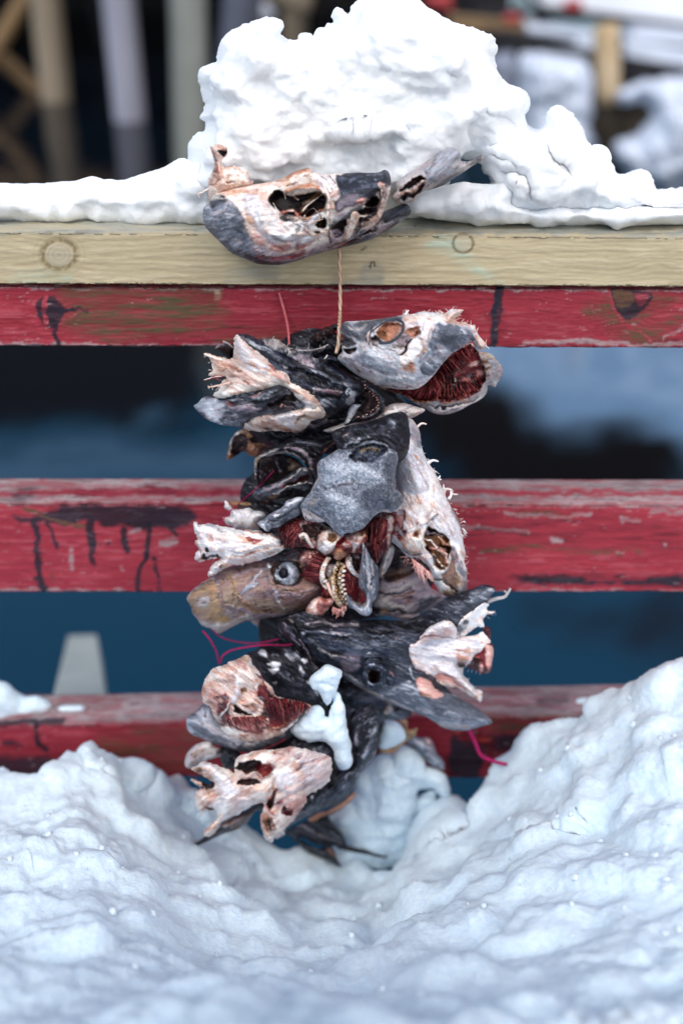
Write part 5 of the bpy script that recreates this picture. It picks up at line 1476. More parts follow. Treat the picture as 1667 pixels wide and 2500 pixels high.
# ---------- 8: brown head with the clear round eye
Y8 = -.09
h = head('brownish cod head with a clear round blue grey eye, on the left', 600, 1440, Y8)
sk = relief('skull', P(G_, "70,1140 120,1060 200,990 290,930 360,870 450,820 560,790 700,760 850,740 940,700 1040,680 1150,650 1280,600 1330,680 1350,860 1480,960 1560,1010 1500,1100 1400,1200 1300,1260 1180,1300 1040,1330 900,1350 760,1370 640,1400 540,1450 440,1500 400,1510 330,1460 230,1420 180,1350 130,1290 110,1210"),
  Y8, T=.04, Tb=.022, base='tanm', R=85, grain=(-14, 3), gz=.35, bz=.6, seed=33, warp=4, step=2.8, S_=S(G_, """
P tan .8 0 20 500,1000 700,1100 900,1160 1100,1200 1300,1200 1100,1300 800,1330 600,1280 480,1180
P ochre .8 0 22 120,1100 290,960 420,1000 440,1160 480,1300 560,1400 400,1400 240,1320 130,1250
P grey .45 -1 16 150,1120 260,1060 300,1120 280,1240 180,1220
P grey .35 0 18 420,1200 560,1200 620,1300 520,1360 440,1300
P ochre .6 2 9 500,880 560,900 620,1000 600,1160 560,1000
P orange .35 0 12 320,980 380,1020 390,1080 330,1060
P mauve .4 0 12 640,1080 760,1060 820,1080 760,1150 680,1150
L mauve .7 -3 4 300,920 370,950 420,1020 430,1140 470,1240 600,1290
L brown .5 -2 3 430,1010 470,960 550,960 590,1060 560,1180 480,1170 440,1100
L orange .5 2 4 640,1110 680,1180 760,1210
L brown .5 -1 5 600,850 750,820 900,800
L mauve .5 1 5 560,900 720,850 860,830
P pale .95 1 8 120,1290 200,1360 330,1390 500,1400 640,1390 540,1460 400,1515 230,1430
L pale .8 2 9 560,1380 660,1360 760,1340
L mauve .8 1 7 640,1260 760,1300 900,1320 1100,1300
L brown .6 -1 8 700,1200 860,1280 1000,1260
P pale .8 1 6 70,1140 120,1060 280,930 250,980 130,1080 100,1150
L frost 1 2 3 660,1090 700,1030 760,980 800,920 870,850
L frost 1 2 3 700,1060 760,1000 820,960
L frost .9 1 2.5 750,1010 790,990 820,960
L frost .7 2 3 1000,1040 1030,1100 1050,1180 1085,1260
L mauve .8 2 4 1060,1060 1150,1080 1300,1060 1480,1000
L brown .8 -3 3 1000,1000 1080,1060 1200,1070 1340,1040
L mauve .7 2 4 1000,1100 1140,1110 1280,1090
L dark .6 -2 3 1090,1100 1200,1110 1300,1090
L mauve .5 2 5 1240,1120 1360,1090 1480,1040
P skin .8 -2 8 900,740 1040,680 1200,640 1290,640 1300,740 1200,720 1040,740 960,790
P skin .5 0 10 880,800 980,770 980,900 920,960
P brown .8 -1 4 1250,1200 1350,1180 1330,1230 1260,1240
P snow .9 2 3 935,780 965,775 970,815 945,825
P frost .8 1 3 835,790 855,790 850,815
P dark .9 -7 5 970,860 1000,760 1100,720 1220,740 1290,820 1290,920 1230,1000 1110,1020 1010,980
L tan .7 2 3 950,850 960,940 1010,1010 1080,1050 1200,1050
L ochre .5 1 4 1240,740 1300,820 1310,880
P snow .6 1 3 560,1210 590,1210 580,1240
"""), parent=h)
def disc(cx, cy, rx, ry, n=14, rot=0):
    c, s = math.cos(rot), math.sin(rot)
    return np.array([[cx + rx * math.cos(a) * c - ry * math.sin(a) * s, cy + rx * math.cos(a) * s + ry * math.sin(a) * c] for a in np.linspace(0, 2 * math.pi, n + 1)[:-1]])
c = P(G_, "1138,868")[0]
M_EYE = attr_mat('wet_eye', .4, 900, .03, 0, rmul=1.3)
ey = relief('eye', disc(c[0], c[1], 35, 33), 0, T=.003, Tb=.008, on=sk, lift=-.0015, base='grey', R=26, mat=M_EYE, parent=h, warp=1.5, step=2.0, S_=S(G_, """
L black 1 -1 8 980,870 1010,780 1100,730 1210,745 1285,830 1285,930 1210,1010 1110,1020 1010,970 980,900
P frost .9 1 6 1010,890 1040,940 1110,975 1180,960 1230,900 1220,830 1150,810 1180,870 1110,930 1050,900
P skin .6 0 8 1040,830 1090,790 1150,800 1100,830
"""))
c2 = P(G_, "1098,868")[0]
relief('pupil', disc(c2[0], c2[1], 12, 13), 0, T=.002, Tb=.003, on=ey, base='black', R=8, mat=M_EYE, parent=ey, warp=1, step=2)
nk = relief('neck_bone', P(G_, "150,330 180,325 200,360 290,340 400,360 520,380 640,410 780,410 920,440 1050,480 1080,560 1140,570 1060,640 960,690 860,730 740,760 640,780 540,790 440,840 360,880 300,910 310,840 340,770 400,740 430,700 330,720 230,745 170,730 155,690 170,640 200,620 155,560 160,520 200,510 170,460 140,380"),
  Y8 - .022, T=.022, Tb=.02, base='white', R=28, rag=3.6, ragf=.11, warp=3.5, grain=(10, 3), gz=.9, seed=25, step=2.8, S_=S(G_, """
L white 1 5 8 170,350 220,480 290,580 380,640
P cart .8 1 8 260,350 400,380 480,460 380,440
P orange .7 -1 5 290,460 340,450 350,520 310,520
L orange .8 0 4 180,540 220,620 230,700 200,740
L orange .6 0 4 300,840 280,900
P dark 1 -7 4 235,690 265,640 300,690 400,660 410,690 330,710 250,735
P dark .8 -5 3 255,580 290,600 310,640 270,630
P orange .6 0 8 560,440 700,500 900,490 860,540 700,540 620,500
P blood .75 -2 4 690,500 760,480 860,500 900,520 800,545 730,530
L orange .9 3 4 700,430 820,430 920,450 1040,480
P cart 1 3 8 600,560 760,570 880,580 800,620 620,660 520,620
P mauve .4 0 8 510,590 590,600 590,660 520,650
L orange .8 -1 5 700,670 800,650 960,590 1060,570
L orange .7 0 4 540,690 660,690 780,660
P tan .7 1 5 880,650 1000,600 1130,565 1040,640 900,700
P brown .8 -3 2 960,545 985,540 985,560
P dark .8 -3 2 820,615 845,620 835,635
P blood .6 -1 3 860,650 900,650 890,670
L bone .8 3 5 600,640 760,600 940,560
P dark .7 -4 3 430,780 460,790 440,820 420,830
L orange .6 0 3 440,800 500,790 420,850
L brown .6 -1 4 400,410 440,440 480,440
"""), parent=h)
relief('neck_bone', P(G_, "480,90 540,150 580,190 700,180 800,200 900,230 910,270 850,310 830,350 840,400 760,410 640,400 560,380 470,330 460,280 520,270 530,220 480,180"), Y8 + .02, T=.014, Tb=.012, base='white', R=20, rag=3.6, ragf=.11, warp=3, S_=S(G_, """
P blood .6 -1 5 480,190 540,210 540,260 480,260
P orange .6 0 5 740,340 830,330 840,390 780,390
P cart .8 0 6 580,200 700,240 640,320 560,280
L brown .6 0 4 440,340 500,300 540,340
"""), parent=h)
relief('torn_flesh', P(K_, "300,920 330,850 360,810 430,770 500,790 550,800 540,850 500,880 470,920 420,955 380,960 340,940"), Y8 - .03, T=.014, Tb=.016, base='pink', R=16, rag=4, ragf=.12, gore=.6, warp=4, S_=S(K_, """
P bone .8 2 5 330,860 400,790 440,790 400,850 350,890
P orange .6 0 5 310,890 360,860 370,900
P blood .5 0 6 420,840 500,820 480,880 430,900
"""), parent=h)
relief('neck_scrap', P(G_, "740,1370 850,1350 1020,1330 1060,1400 1040,1480 1100,1568 1120,1600 1000,1600 860,1520 820,1440"), -.05, T=.012, Tb=.012, base='pale', R=18, rag=1.5, S_=S(G_, """
P orange .8 0 6 980,1350 1060,1340 1050,1390 1000,1390
P orange .5 0 6 760,1390 840,1400 830,1440
P blood .6 0 6 960,1540 1040,1540 1040,1600
"""), parent=h)

relief('dried_skin', P(FULL, "600,1170 700,1130 800,1200 1000,1260 1060,1340 1050,1440 960,1500 800,1520 700,1500 640,1440 620,1330 590,1250"), -.04, T=.02, Tb=.02, base='black', R=60, rag=3, grain=(20, 3), gz=1.2, seed=92, parent=h2)  # added dark backing, makes the gaps around the central head read as shaded

# ---------- 9: pale throat behind, right of centre
h = head('pale wrinkled cod throat tucked behind, under the white side of the central head', 1010, 1430, -.055)
relief('throat_skin', P(K_, "960,560 1020,440 1080,380 1180,380 1260,480 1340,600 1400,700 1530,760 1460,830 1380,880 1300,920 1280,960 1200,990 1100,970 1020,940 920,940 870,860 900,780 930,700"),
  -.062, T=.034, Tb=.02, base='mauve', R=70, grain=(-16, 4), gz=1.0, bz=1.2, seed=51, step=2.8, warp=4, S_=S(K_, """
P dark .9 -8 14 960,560 1040,420 1160,380 1260,500 1220,590 1100,610 1000,640
P brown .5 0 14 1040,560 1180,520 1240,580 1100,640
P pale .9 3 10 920,700 1060,690 1200,650 1320,620 1240,700 1100,730 960,760
L mauve .8 3 6 940,640 1060,660 1180,640
L dark .7 -4 4 960,740 1100,750 1220,710
P pale .8 3 10 900,780 1040,790 1120,860 1240,820 1200,900 1040,880 910,840
L brown .9 -4 4 1080,790 1160,770 1240,740
P brown .7 -3 6 1140,800 1220,780 1200,830
L dark .9 -4 4 900,860 1040,890 1180,910 1300,900
P dark .9 -5 5 880,850 940,860 960,920 900,900
P ochre .9 4 4 965,880 1000,860 1020,890 990,910
L pale .8 4 5 920,935 1040,930 1140,960 1260,960
L mauve .8 2 7 1240,720 1340,700 1460,780
P navy .5 -1 8 1300,780 1440,790 1360,870 1300,900
P dark 1 -5 2 1145,650 1165,650 1160,668
L pale .7 3 5 1010,440 990,540 960,600
"""), parent=h)

# ---------- 10: dark head with the hollow round eye, lower right
Y10 = -.115
h = head('dark cod head with a hollow round eye and white splintered neck at right', 920, 1610, Y10)
sk = relief('skull', P(L_, "50,310 120,270 220,240 300,230 420,280 560,300 700,290 840,300 960,260 1080,180 1200,130 1300,90 1360,70 1430,90 1420,130 1380,190 1330,240 1280,320 1200,400 1160,420 1000,460 960,560 1080,700 1200,790 1290,840 1370,900 1412,940 1400,960 1300,990 1230,1005 1150,1000 1080,970 1000,920 880,870 760,830 640,770 560,720 480,670 430,600 340,600 270,560 200,500 130,430 70,390"),
  Y10, T=.04, Tb=.022, base='navy', R=72, grain=(16, 3.4), gz=1.1, seed=19, rag=.8, step=2.8, warp=4, S_=S(L_, """
P black .9 -5 8 80,300 300,240 600,270 820,300 1000,260 1060,320 940,380 700,390 500,350 300,360 160,350
L mauve .6 3 6 220,320 330,310 440,330 560,330
L grey .6 3 6 180,380 360,380 560,400 720,400
L grey .5 3 8 260,420 380,500 520,560
L pale .5 3 5 300,480 400,520 420,540
L black .9 -4 5 240,400 340,470 480,540
L skin .8 3 9 440,440 600,480 760,440
L black .8 -4 5 400,420 560,400 700,420
P mauve .5 0 12 440,540 560,520 560,600 480,620
P black .8 -2 10 60,320 160,330 220,420 280,560 200,520 100,410
L pink .5 3 3 120,300 150,360 180,400
L mauve .7 3 4 180,420 230,500 280,580
P skin .7 0 20 980,240 1160,150 1340,90 1400,130 1300,230 1160,320 1060,300
P frost .5 0 14 1280,120 1420,90 1400,140 1300,180
P skin .8 0 10 760,430 880,440 900,560 960,700 860,700 780,600
L pink .5 1 2.5 790,415 800,425
L pink .6 1 3 760,630 800,660
P grey 1 3 14 450,620 560,690 680,760 860,700 960,740 1100,760 1240,800 1360,880 1420,940 1380,960 1240,1010 1100,990 940,900 700,810 540,730
P skin .6 0 12 980,800 1080,770 1300,840 1380,900 1240,920 1060,900
P frost .5 1 8 1120,880 1220,900 1180,930 1100,910
P pale .7 1 10 1060,950 1200,960 1320,950 1240,1000 1120,990
L pale .8 3 6 470,630 560,700 700,790 900,870
P navy .9 5 8 560,600 600,530 680,520 760,560 800,640 780,720 700,750 620,730 570,680
L black .9 -5 4 580,580 640,545 720,555 
L skin .8 2 5 600,720 680,745 760,730
P dark 1 -16 3 618,630 640,612 690,618 706,650 690,690 650,700 622,675
L pale .7 2 3 610,620 600,670 630,700
L frost .9 2 3 640,506 620,514
P frost .9 1 2 870,690 890,680 900,700
P pink 1 3 5 930,680 1000,670 1040,720 1100,770 1060,790 1000,790 950,750
P brown .8 -3 3 950,760 1000,760 1030,780 970,785
L frost .9 3 3 900,600 910,660 930,690
"""), parent=h)
relief('eye_ring', disc(*P(L_, "660,650")[0], 32, 34), 0, T=.006, Tb=.008, on=sk, base='navy', R=9, parent=h, warp=1.5, step=2.4, sm=1, S_=S(L_, """
P dark 1 -9 3 618,630 640,612 690,618 706,650 690,690 650,700 622,675
L grey .7 0 2 615,640 625,690 660,712
L grey .6 0 2.4 600,600 650,580 710,600
"""))
nk = relief('neck_bone', P(L_, "880,470 930,440 960,400 1010,340 1090,305 1150,310 1190,360 1190,400 1260,400 1320,390 1350,370 1380,400 1400,440 1380,480 1350,500 1290,540 1280,590 1240,600 1230,640 1270,700 1310,740 1350,760 1340,820 1300,800 1240,760 1180,730 1100,720 1040,660 1000,640 930,610 900,560"),
  0, T=.012, Tb=.014, on=sk, base='white', R=28, rag=3.6, ragf=.11, gore=.12, warp=3.5, grain=(12, 3), gz=.8, seed=27, step=2.8, S_=S(L_, """
P pink .5 0 10 890,470 980,400 1100,330 1160,360 1120,400 960,460
P cart .8 1 12 900,480 1050,430 1280,410 1340,440 1200,500 1000,560
P white 1 5 8 1040,560 1180,570 1240,660 1330,770 1280,770 1180,680 1060,620
P pink .9 -1 6 1040,640 1120,640 1240,740 1140,720 1060,690
L blood .5 -1 4 1100,640 1180,700 1240,740
P orange .7 0 6 1200,480 1280,500 1240,580 1200,560
P dark .9 -6 4 1190,570 1240,570 1230,600
L orange .8 0 5 1340,440 1390,440 1380,480
L blood .6 0 3 960,410 1060,400 1200,400
L orange .9 0 4 1310,790 1340,780
L brown .6 -2 4 920,610 1020,650 1080,700
"""), parent=h)
relief('cut_flesh', P(L_, "1250,590 1290,530 1330,500 1370,450 1400,440 1420,480 1415,560 1400,630 1350,640 1310,620"), 0, T=.009, Tb=.014, on=nk, lift=-.003, base='meat', R=14, rag=1.3, warp=3, S_=S(L_, """
P pink .9 2 4 1370,460 1415,470 1410,560 1390,630 1370,560
P dark .9 -4 4 1290,540 1330,550 1340,600 1300,590
P pink .8 1 3 1330,570 1360,600 1340,630
"""), parent=h)
relief('cut_flesh', P(L_, "1350,350 1390,340 1405,380 1400,420 1370,390"), Y10, T=.008, Tb=.008, base='meat', R=8, rag=1.5, parent=h)
relief('skin_flap', P(L_, "1190,400 1190,330 1240,270 1300,230 1350,190 1390,200 1380,230 1430,250 1380,265 1350,300 1360,340 1310,345 1270,370 1230,400"), 0, T=.008, Tb=.01, on=sk, base='white', R=12, rag=3.6, ragf=.11, S_=S(L_, """
P skin .8 0 8 1180,400 1190,320 1260,300 1260,360
P pink .8 0 5 1370,235 1430,245 1390,270
"""), parent=h)
tubes('torn_fibre', frays(P(L_, "1380,180 1430,250 1350,310 1400,400 1380,440"), 9, 6.1, 0.81, 5) + frays(P(L_, "1400,640 1240,620 1270,700 1350,770"), 9, 4.7, 0.75, 6) + lines(L_, """
6 2.5 1380,180 1440,160 1490,150 1515,120 1530,95
3 1.5 1490,110 1510,130 1500,150
3 1 1400,130 1380,170
"""), 'pale', Y10, parent=h)
relief('snout_skin', P(L_, "50,300 130,290 170,340 200,420 260,520 290,590 260,580 200,520 140,450 80,380"), 0, T=.008, Tb=.01, on=sk, base='black', R=9, grain=(60, 4), gz=1, S_=S(L_, """
L mauve .8 2 2.5 90,330 130,400 190,470
L mauve .8 2 2.5 190,430 240,520 270,570
L pale .5 1 2.5 120,290 140,330
"""), parent=h)

relief('dried_skin', P(FULL, "640,1500 760,1480 860,1560 900,1660 940,1760 900,1860 820,1880 740,1840 660,1760 640,1640"), -.06, T=.02, Tb=.02, base='black', R=60, rag=3, grain=(40, 3), gz=1.2, seed=93, parent=h)  # another black backing for the shaded gaps lower in the bundle

# ---------- 11: red-mouthed head, left
Y11 = -.135
h = head('cod head with a round bloody cut face and dark snow flecked back', 590, 1710, Y11)
bk = relief('skin_back', P(M_, "560,130 620,100 700,60 800,90 900,60 1000,90 1080,170 1150,240 1230,330 1290,430 1270,520 1220,560 1240,620 1200,650 1170,590 1090,560 1000,510 900,480 800,450 720,400 660,280"),
  Y11 + .012, T=.026, Tb=.02, base='black', R=40, grain=(35, 2.4), gz=1.1, seed=37, step=3, S_=S(M_, """
P skin .8 0 20 680,280 900,300 1100,400 1150,520 960,480 760,380
P grey .6 1 10 880,130 960,120 980,180 900,190
P snow 1 3 4 720,200 780,180 850,220 820,250 780,230
P snow 1 3 4 725,235 800,240 820,265 760,275
P snow 1 3 4 990,170 1030,155 1060,185 1030,205
P snow .8 2 4 630,115 700,110 710,145 650,145
P snow .8 2 4 760,345 800,350 790,375
P frost .7 2 5 980,240 1050,280 1030,310 980,280
P frost .7 1 5 1110,460 1150,450 1150,490
P snow .6 2 4 1070,350 1110,360 1090,390
L mauve .7 2 3 980,30 1050,120 1130,230
P skin .8 0 6 1180,590 1230,580 1240,640
"""), parent=h)
lip = relief('gill_cover', P(M_, "50,680 80,630 130,610 190,540 260,520 330,600 420,720 560,780 700,780 820,730 900,690 920,740 870,820 800,870 700,910 600,935 500,940 400,915 300,880 200,840 110,800 60,750"),
  Y11 - .004, T=.024, Tb=.02, base='grey', R=34, grain=(25, 4), gz=.5, seed=39, S_=S(M_, """
P cart .7 1 12 180,580 260,600 320,720 420,800 560,840 460,860 320,800 220,720
L navy .6 -2 4 110,640 200,560 230,640
L frost .9 3 5 60,680 80,760 160,800 320,850 480,890
L skin .6 -2 4 100,780 240,820 400,870
L white .7 2 6 560,880 700,840 820,790 900,730
L mauve .6 -2 5 600,860 760,800 860,750
L brown .7 -1 3 700,900 800,860 830,820
"""), parent=h)
ct = relief('cut_face', P(M_, "190,520 180,440 210,340 260,250 340,220 420,190 480,170 540,130 580,150 610,220 660,270 690,330 760,400 800,470 900,500 1000,520 1060,540 1095,575 1060,610 1000,640 960,690 880,760 780,820 660,850 540,850 420,820 340,740 280,640 240,560"),
  Y11 - .034, T=.02, Tb=.026, base='bone', R=36, rag=3.6, ragf=.11, gore=.8, grain=(35, 2.6), scale=1.5, warp=5, gz=.6, bz=.8, seed=43, step=2.8, S_=S(M_, """
P bone .9 4 12 260,260 420,210 560,170 640,300 600,420 460,360 300,360
P orange .35 0 12 200,360 300,420 280,520 220,500
P pink .6 0 12 220,400 360,430 400,560 300,600 240,520
P meat .8 -3 8 280,480 360,450 380,520 320,560
P white 1 6 5 400,480 440,400 480,340 520,340 500,440 480,520 430,540
P brown .9 -4 3 500,430 520,400 545,400 545,430 515,450
P brown .6 -2 3 540,560 600,530 640,560 600,600
P bone 1 5 7 480,560 560,500 640,460 660,540 620,600 540,610 480,590
P dark 1 -7 4 430,550 480,560 540,600 590,620 580,640 500,620 440,610
P meat 1 0 8 640,400 700,380 760,440 850,510 980,510 1070,560 1000,620 900,720 780,760 740,640 690,540 640,460
P dark .8 -4 5 730,440 780,450 760,480
P dark .85 -4 6 820,520 900,500 900,560 840,580
P dark .8 -3 5 1030,560 1075,565 1050,610
P meat .95 1 8 300,560 400,540 440,640 620,640 700,560 760,700 640,790 480,780 360,700
P pink .8 2 10 400,660 520,640 660,640 740,660 720,740 560,760 440,740
P blood .6 -1 6 440,700 540,680 600,700 560,740 460,730
P blood .6 -1 5 660,760 760,700 860,700 780,760 700,800
P dark .8 -4 5 300,630 340,680 380,720 350,730 310,690
P blood .7 -2 4 320,590 360,590 340,620
P bone .8 1 6 400,800 560,820 700,800 620,845 460,840
L blood .6 0 5 400,810 500,830 640,790
L orange .6 1 4 480,820 640,800 800,740 940,660
L white .9 5 4 400,540 380,600 350,660
P ochre .5 0 6 500,150 560,140 590,190 530,200
L meat .8 -2 4 640,290 680,340 720,390
"""), parent=h)
tubes('gill_filament', comb(P(M_, "700,520 800,500 900,500 1000,520 1070,560"), P(M_, "760,660 860,700 940,690 990,640 1040,610"), 34, 2.2, 3, 5, 2, .8) + comb(P(M_, "380,660 480,650 600,650 700,640"), P(M_, "400,730 500,740 620,740 760,720"), 28, 2.0, 4, 5, 1.5, .8), 'meat', Y11, lift=.001, parent=h, on=ct, var=.9)
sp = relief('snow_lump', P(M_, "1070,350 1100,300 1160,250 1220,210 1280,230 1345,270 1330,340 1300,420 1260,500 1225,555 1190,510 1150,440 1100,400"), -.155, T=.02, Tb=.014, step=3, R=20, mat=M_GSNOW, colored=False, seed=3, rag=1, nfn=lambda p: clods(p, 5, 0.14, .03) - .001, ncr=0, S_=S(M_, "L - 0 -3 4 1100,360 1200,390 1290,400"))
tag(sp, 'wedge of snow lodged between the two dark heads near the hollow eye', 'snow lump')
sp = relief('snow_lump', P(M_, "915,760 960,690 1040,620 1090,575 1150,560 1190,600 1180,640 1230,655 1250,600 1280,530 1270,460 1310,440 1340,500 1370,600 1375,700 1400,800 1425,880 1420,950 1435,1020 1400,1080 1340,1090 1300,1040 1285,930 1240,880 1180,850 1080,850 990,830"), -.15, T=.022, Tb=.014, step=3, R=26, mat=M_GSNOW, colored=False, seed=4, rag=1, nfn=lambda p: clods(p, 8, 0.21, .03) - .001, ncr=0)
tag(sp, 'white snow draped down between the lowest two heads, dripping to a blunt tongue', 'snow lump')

# ---------- 12: lowest head
Y12 = -.15
h = head('lowest cod head, shattered white and pink bones at left with a curved black back', 640, 1900, Y12)
bk = relief('skin_back', P(N_, "300,130 420,160 500,200 760,90 840,40 900,80 1000,90 1080,110 1140,170 1150,280 1190,300 1260,250 1280,160 1250,60 1240,-60 1300,-160 1420,-180 1460,-60 1460,60 1440,180 1370,270 1310,360 1280,430 1220,500 1130,560 1020,600 920,650 800,720 740,760 700,770 640,640 560,600 500,680 420,740 300,780 200,830 80,880 90,850 180,790 240,720 400,640 560,560 700,400 500,300 320,280"),
  Y12 + .012, T=.026, Tb=.02, base='black', R=34, grain=(-40, 3), gz=1.0, seed=45, step=3, rag=.8, S_=S(N_, """
P navy .7 1 14 1180,300 1300,240 1440,60 1400,260 1260,460 1120,540
P skin .7 1 10 780,660 960,560 1080,440 1130,500 960,640 800,740
L grey .6 2 5 840,680 960,580 1090,460
L black .9 -3 5 860,640 980,560 1120,420
L grey .6 2 5 1190,440 1220,350 1250,340
L mauve .6 1 5 1290,340 1380,280 1440,180
P mauve .9 3 4 1285,50 1300,20 1315,60 1305,130 1290,120
L grey .5 2 6 1340,200 1400,100 1440,-40
P skin .7 1 8 900,90 1080,110 1120,200 980,160
P brown .6 0 8 300,700 440,640 560,580 560,680 420,720
P mauve .5 0 6 300,720 420,660 560,620 500,680
P frost .5 1 3 310,710 340,710 330,730
P snow .8 1 3 960,490 985,490 975,515
P grey .6 0 10 30,230 60,150 150,90 240,110 220,200 100,270
"""), parent=h)
relief('gill_cover', P(N_, "35,260 50,180 120,110 220,90 260,130 300,150 320,190 200,230 150,250 120,290 60,290"), Y12 + .01, T=.012, Tb=.012, base='pale', R=18, grain=(-40, 2), gz=.6, S_=S(N_, """
P snow .8 2 6 170,220 220,180 300,200 290,250 200,240
P skin .9 -2 4 250,150 300,140 330,180 280,180
P brown .4 0 8 60,200 140,130 180,160 100,230
"""), parent=h)
nk = relief('skull_bone', P(N_, "75,290 130,265 160,240 200,240 280,270 350,290 400,330 400,240 420,210 520,170 620,150 720,150 800,130 900,140 1000,170 1080,190 1115,240 1110,340 1080,400 1000,460 930,490 930,540 880,610 820,680 760,740 770,770 730,790 700,800 670,835 620,800 600,740 590,640 620,560 600,545 560,550 480,600 400,640 320,670 280,720 240,780 190,790 180,760 220,700 270,660 260,600 190,600 130,600 115,540 120,460 170,440 230,470 190,430 110,400 80,370 100,365 180,400 240,400 160,340"),
  Y12 - .036, T=.022, Tb=.03, base='bone', R=32, rag=3.6, ragf=.11, gore=.5, grain=(-30, 2.6), scale=1.5, warp=4.5, gz=.6, bz=.8, seed=47, step=2.8, S_=S(N_, """
P white .9 3 8 160,250 300,290 400,400 440,480 300,520 260,440 240,340
P white .9 3 8 240,500 400,480 540,520 500,600 340,650 280,600
P white 1 4 9 700,330 820,300 880,380 860,470 760,460 700,400
P mauve .5 0 14 760,150 940,160 1080,200 1100,330 1000,430 900,440 900,330 980,260 860,220
P cart .7 1 10 880,220 1000,220 1060,300 960,380 900,320
L mauve .6 -3 4 860,290 980,220 1060,200
P dark 1 -10 5 400,290 460,250 540,230 600,250 560,300 480,310
P meat 1 -6 6 560,260 640,260 690,290 680,340 620,360 570,330
P dark 1 -8 5 420,390 500,360 580,370 600,400 530,420 450,420
P bone 1 6 3 440,330 520,310 540,350 460,370
L pink 1 7 3 560,300 620,350 680,340
P meat .6 0 6 640,260 700,280 690,330 650,320
P bone 1 6 5 540,430 620,420 680,350 670,420 640,480 610,550 560,510
P dark 1 -8 4 640,500 690,440 720,430 700,500 680,600 650,560
L pink 1 7 4 650,500 700,460 720,440
L pink 1 7 4 630,540 660,590 680,620
P mauve .6 1 8 700,500 800,470 820,540 740,580 700,560
P meat .5 0 6 700,520 760,520 740,580
P dark 1 -8 4 750,600 780,560 800,600 840,580 830,630 790,650
P blood .6 0 4 760,580 840,590 820,650 770,640
P pink .7 1 8 820,540 920,500 900,580 830,650
P brown .8 -2 6 600,600 640,620 700,700 720,740 660,790 620,700
L bone .9 4 3 600,640 610,740 660,820
L dark .9 -4 3 640,650 660,700 680,760
P dark 1 -8 4 100,320 150,350 230,390 240,430 200,450 160,400
P dark .9 -6 4 180,570 240,570 260,600 220,610
P brown .8 -1 4 80,290 140,270 160,300 130,320
L orange .7 0 4 110,310 200,340 260,400
L orange .7 0 4 420,220 520,190 620,170
P orange .5 0 8 120,480 180,540 180,580 130,560
L blood .5 0 5 700,180 780,200 800,170
L orange .6 0 6 720,350 680,420 700,450
P ochre .4 0 8 330,580 420,580 360,620
L bone .9 3 4 190,780 240,700 280,660
"""), parent=h)
tubes('torn_fibre', frays(P(N_, "90,290 130,440 115,560 190,600 180,780 300,700"), 10, 6.1, 0.88, 2) + frays(P(N_, "930,500 820,680 740,780 660,830 600,760"), 9, 5.4, 0.81, 3) + lines(N_, """
3.2 1.4 80,370 120,400 160,435
4 2.5 700,800 740,785 770,765
3 1.6 170,600 150,630 135,660
2 1 240,770 300,700
"""), 'pale', Y12 - .016, parent=h)
tubes('skin_strip', lines(N_, """
4 1 200,810 140,840 80,880
"""), 'skin', Y12 + .012, parent=h)

# ---------- dark backs between heads 10, 11 and 13
h = head('black wrinkled cod head mostly hidden behind the draped tongue of snow', 850, 1740, -.07)
relief('skin_back', P(O_, "180,60 260,30 420,60 520,120 600,180 700,200 780,240 800,280 720,320 600,320 540,360 540,460 520,560 440,640 340,700 300,560 280,420 220,260"), -.075, T=.022, Tb=.02, base='navy', R=34, grain=(8, 3), gz=1.0, seed=55, S_=S(O_, """
P black .9 -4 8 270,360 480,340 530,380 520,540 420,640 320,600
P black .8 -4 8 230,40 420,60 500,120 340,110
L skin .8 3 6 260,140 400,150 500,180
L grey .5 3 5 270,240 400,230 500,240
L mauve .5 2 5 280,320 420,330
P mauve .9 4 3 345,470 360,420 380,420 375,520 355,540
P dark .9 -5 5 540,240 600,220 590,280 550,270
P pale .8 2 5 570,240 640,190 640,240 590,280
P grey .7 1 8 620,240 760,260 720,310 620,300
P dark .9 -5 4 670,220 700,220 710,240 680,245
L pink .6 1 3 345,570 355,580
"""), parent=h)

# ---------- 13: snow-covered head at the bottom
Y13 = -.035
h = head('cod head almost wholly under snow at lower right, ochre jaw rim and dark fins', 930, 1900, Y13)
relief('skin', P(O_, "740,470 800,430 860,460 940,460 975,520 1000,590 1050,640 1060,720 1000,700 900,640 840,560"), Y13, T=.02, Tb=.015, base='grey', R=20, grain=(40, 2), gz=.8, S_=S(O_, """
P brown .6 0 6 860,560 920,640 900,650
P pink .7 1 6 900,460 960,480 970,530 920,500
P frost .5 0 8 820,480 880,500 900,580
"""), parent=h)
relief('jaw_rim', P(O_, "690,330 740,310 770,340 770,400 840,380 830,440 780,480 720,520 660,580 600,590 540,570 560,540 620,550 680,520 730,470 750,430 740,370"), Y13 - .012, T=.008, Tb=.008, base='ochre', R=8, S_=S(O_, """
P orange .9 0 4 700,320 760,330 760,400 720,370
P pink .7 0 4 770,400 810,390 790,440
L orange .9 1 3 560,560 640,570 720,510
L brown .7 0 3 800,380 830,440 760,480
"""), parent=h)
relief('fin', P(N_, "720,800 780,750 900,690 1040,640 1080,640 1140,720 1210,800 1200,860 1100,860 1000,850 900,800 860,820 940,900 1000,960 1060,1000 1130,980 1190,1020 1160,1010 1060,960 980,930 880,860 800,780"),
  Y13 - .02, T=.01, Tb=.008, base='black', R=12, grain=(30, 5), gz=1.0, S_=S(N_, """
L mauve .5 2 3 880,700 1000,780 1180,840
L skin .6 2 3 860,740 960,820 1100,850
L grey .4 2 3 960,680 1080,740 1180,800
"""), parent=h)
